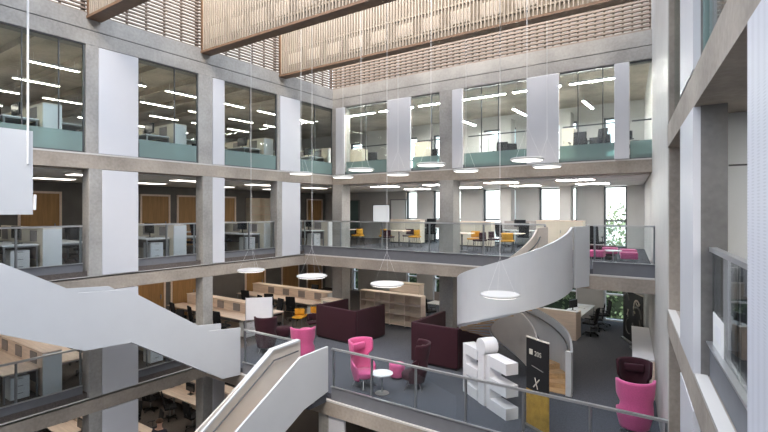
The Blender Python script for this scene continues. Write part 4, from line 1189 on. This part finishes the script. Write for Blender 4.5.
# ------------------------------------------------------------------ people
def skin_obj(name, verts, edges, radii, material, parent, root=0, levels=2):
    me = bpy.data.meshes.new(name); me.from_pydata(verts, edges, []); me.update()
    o = bpy.data.objects.new(name, me); C.objects.link(o); o.parent = parent
    sk = o.modifiers.new('skin', 'SKIN')
    ly = me.skin_vertices[0] if me.skin_vertices else None
    if ly is None:
        bpy.context.view_layer.objects.active = o
        me.attributes
    ly = o.data.skin_vertices[0]
    for i, r in enumerate(radii): ly.data[i].radius = (r, r) if not isinstance(r, tuple) else r
    ly.data[root].use_root = True
    sk.use_smooth_shade = True
    s = o.modifiers.new('sub', 'SUBSURF'); s.levels = levels; s.render_levels = levels
    me.materials.append(material)
    return o
def person(label, loc, rz, pose, top_mat, group=None):
    t = thing('person', label, 'person', loc, rz, group)     # faces local -Y
    if pose == 'stand':
        hip = .92; P = dict(pel=(0,0,.95), sp=(0,.0,1.15), ch=(0,.0,1.36), nk=(0,.0,1.50), hd0=(0,-.01,1.58), hd1=(0,-.015,1.68))
        L = {}
        for s, n in ((-1,'l'),(1,'r')):
            fwd = .10*s
            L[n] = dict(hip=(s*.09,0,.90), kn=(s*.10,-.06-fwd,.50), an=(s*.10,-.0-fwd*1.4,.09), toe=(s*.11,-.15-fwd*1.4,.04), sh=(s*.19,.0,1.42), el=(s*.24,.03+fwd*.6,1.14), wr=(s*.23,-.06+fwd*.9,.90))
    else:
        P = dict(pel=(0,.06,.52), sp=(0,.07,.72), ch=(0,.04,.94), nk=(0,.03,1.08), hd0=(0,.01,1.16), hd1=(0,-.0,1.26))
        L = {}
        for s, n in ((-1,'l'),(1,'r')):
            L[n] = dict(hip=(s*.10,.04,.52), kn=(s*.11,-.38,.52), an=(s*.11,-.40,.09), toe=(s*.11,-.54,.04), sh=(s*.19,.04,1.0), el=(s*.25,-.06,.74), wr=(s*.17,-.32,.76))
    V, E, Rr = [], [], []
    def v(p, r, par=None):
        V.append(p); Rr.append(r)
        if par is not None: E.append((par, len(V)-1))
        return len(V)-1
    a = v(P['pel'], .12); b = v(P['sp'], .115, a); c = v(P['ch'], .125, b); n_ = v(P['nk'], .055, c); h0 = v(P['hd0'], .075, n_); h1 = v(P['hd1'], .088, h0)
    hands = []
    for q in ('l', 'r'):
        d = L[q]
        h = v(d['hip'], .085, a); k = v(d['kn'], .058, h); an = v(d['an'], .04, k); v(d['toe'], .035, an)
        sh = v(d['sh'], .055, c); el = v(d['el'], .042, sh); wr = v(d['wr'], .028, el)
        w = Vector(d['wr']); dr = (w-Vector(d['el'])).normalized(); sx = -1 if q == 'l' else 1
        pal = v(tuple(w+dr*.06), .03, wr)
        for f in range(4):
            off = Vector((0, -.025+.017*f, 0)) if pose == 'stand' else Vector((-.025+.017*f, 0, 0))
            tip = w + dr*(.13+(.015 if f in (1, 2) else 0)) + off*1.4
            mid = w + dr*.09 + off
            m1 = v(tuple(mid), .010, pal); v(tuple(tip+Vector((-sx*.012, 0, 0))), .008, m1)
        th = v(tuple(w+dr*.06+Vector((-sx*.035, -.02, 0))), .011, pal); v(tuple(w+dr*.085+Vector((-sx*.045, -.035, 0))), .009, th)
    body = skin_obj('body', V, E, Rr, M['skin'], t)
    hd = Vector(P['hd1'])
    # face and hair
    MB().lathe([(0, -.012), (.008, -.008), (.012, 0), (.008, .008), (0, .012)], (0, 0, 0), 8).build('nose', M['skin'], t).location = hd + Vector((0, -.092, -.025))
    for s in (-1, 1):
        MB().lathe([(0, -.011), (.009, -.006), (.011, 0), (.009, .006), (0, .011)], seg=8).build('eye', M['eye'], t).location = hd + Vector((s*.034, -.078, .0))
        MB().lathe([(0, -.03), (.012, -.02), (.014, 0), (.012, .02), (0, .03)], seg=8).build('ear', M['skin'], t).location = hd + Vector((s*.088, .0, -.01))
    hm = MB()
    def hf(i, j):
        th = 2*PI*i; ph = R(8 + 86*j)
        p = Vector((math.sin(ph)*math.sin(th), math.sin(ph)*math.cos(th), math.cos(ph)))
        if p.y < -.35 and p.z < .55: p = Vector((p.x, p.y, max(p.z, .5))).normalized()
        return hd + Vector((0, .008, .012)) + p*.098, p
    hm.grid(hf, 25, 9, .012).build('hair', M['hair'], t, smooth=True)
    # clothes: slightly fuller shells over the same joints
    V, E, Rr = [], [], []
    a = v(P['pel'], .135); b = v(P['sp'], .132, a); c = v(P['ch'], .142, b); n_ = v(tuple(Vector(P['ch'])*.35+Vector(P['nk'])*.65), .075, c)
    for q in ('l', 'r'):
        d = L[q]; sh = v(d['sh'], .068, c); el = v(d['el'], .055, sh); v(tuple(Vector(d['el'])*.12+Vector(d['wr'])*.88), .042, el)
    skin_obj('jacket', V, E, Rr, M[top_mat], t)
    V, E, Rr = [], [], []
    a = v(tuple(Vector(P['pel'])+Vector((0,0,-.03))), .13)
    for q in ('l', 'r'):
        d = L[q]; h = v(d['hip'], .098, a); k = v(d['kn'], .072, h); v(tuple(Vector(d['an'])+Vector((0,0,.03))), .058, k)
    skin_obj('trousers', V, E, Rr, M['trousers'], t)
    for q in ('l', 'r'):
        d = L[q]; an = Vector(d['an']); to = Vector(d['toe'])
        MB().box(min(an.x, to.x)-.045, max(an.x, to.x)+.045, to.y-.05, an.y+.08, .0, .09).build('shoe', M['plastic'], t, bevel=.03, smooth=True)
    return t
x, y = on_floor(159.5, 419, 1.78)
person('person in dark clothes walking on the lowest floor below the left gallery', (x, y, 0), R(-150), 'stand', 'jacket')
x = -20.3; y = Y_at(29, x)
person('person in a grey jacket standing on the top floor behind the thin steel rod', (x, y, F[3]), R(-60), 'stand', 'greyjacket')

# ------------------------------------------------------------------ outdoors behind the windows
struct(B(-40, 40, 24.2, 60, -.6, -.45).build('ground', M['ground']), 'paving outside behind the building')
def tree(label, x, y, h, r, seed):
    rnd = random.Random(seed)
    t = thing('tree', label, 'tree', (x, y, -.45), 0, 'trees outside the back windows')
    MB().tube([(0, 0, 0), (.08, .05, h*.4), (0, 0, h*.75)], [.2, .16, .08], 8).build('trunk', M['bark'], t)
    m = MB()
    for k in range(2600):
        d = Vector((rnd.gauss(0, 1), rnd.gauss(0, 1), rnd.gauss(0, 1))).normalized()
        p = Vector((0, 0, h*.68)) + Vector((d.x*r, d.y*r, d.z*h*.36))*(rnd.uniform(.35, 1)**.6)
        a = Vector((rnd.gauss(0, 1), rnd.gauss(0, 1), rnd.gauss(0, 1))).normalized(); b = a.cross(d).normalized()
        s = rnd.uniform(.07, .15)
        m._add([p-a*s, p+b*s*.6, p+a*s, p-b*s*.6], [(0, 1, 2, 3)])
    f = m.build('foliage', M['leaf'], t); f['kind'] = 'stuff'
tree('leafy tree outside the right window of the back wall', -4.6, 31.0, 9.0, 2.6, 1)
tree('leafy tree outside, seen through the window behind the spiral stair', -9.4, 31.5, 6.6, 2.2, 2)
tree('leafy tree outside, seen through the window behind the middle column', -16.0, 32.0, 6.2, 2.2, 3)

t = thing('hedge', 'tall dark hedge outside the lowest windows of the back wall', 'hedge', (-9, 26.2, -.45), 0)
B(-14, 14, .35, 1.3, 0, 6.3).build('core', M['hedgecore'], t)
m = MB(); rnd = random.Random(5)
for k in range(5200):
    p = Vector((rnd.uniform(-14, 14), .35-rnd.uniform(0, .35), rnd.uniform(.1, 6.6)))
    a = Vector((rnd.gauss(0, 1), rnd.gauss(0, 1), rnd.gauss(0, 1))).normalized(); b = a.cross(Vector((0, 1, .3))).normalized(); q = rnd.uniform(.07, .17)
    m._add([p-a*q, p+b*q*.6, p+a*q, p-b*q*.6], [(0, 1, 2, 3)])
f = m.build('foliage', M['leaf'], t); f['kind'] = 'stuff'

# ================================================================== LIGHT, SKY, CAMERA
w = bpy.data.worlds.new('World'); bpy.context.scene.world = w; w.use_nodes = True
nt = w.node_tree; bg = nt.nodes['Background']
sky = nt.nodes.new('ShaderNodeTexSky'); sky.sky_type = 'NISHITA'; sky.sun_disc = False
sky.sun_elevation = R(42); sky.sun_rotation = R(160); sky.air_density = 1.2; sky.dust_density = 4
mx = nt.nodes.new('ShaderNodeMixRGB'); mx.inputs[0].default_value = .82
nt.links.new(sky.outputs[0], mx.inputs[1]); mx.inputs[2].default_value = (.94, .97, 1.0, 1)
nt.links.new(mx.outputs[0], bg.inputs['Color'])
bg.inputs['Strength'].default_value = 1.7

cam = bpy.data.cameras.new('Camera'); co = bpy.data.objects.new('Camera', cam); C.objects.link(co)
co.location = (0, 0, CZ); co.rotation_euler = (PI/2, 0, YAW)
cam.sensor_width = 36; cam.lens = FPX/768*36; cam.shift_y = (HY-216)/768; cam.clip_start = .05
sc = bpy.context.scene; sc.camera = co
sc.view_settings.view_transform = 'Standard'; sc.view_settings.look = 'None'
sc.view_settings.gamma = 1; sc.view_settings.use_curve_mapping = False
sc.view_settings.exposure = 1.12
sc.cycles.use_denoising = True
sc.cycles.max_bounces = 8; sc.cycles.diffuse_bounces = 5; sc.cycles.transparent_max_bounces = 24
sc.cycles.sample_clamp_indirect = 6
sc.cycles.caustics_reflective = False; sc.cycles.caustics_refractive = False
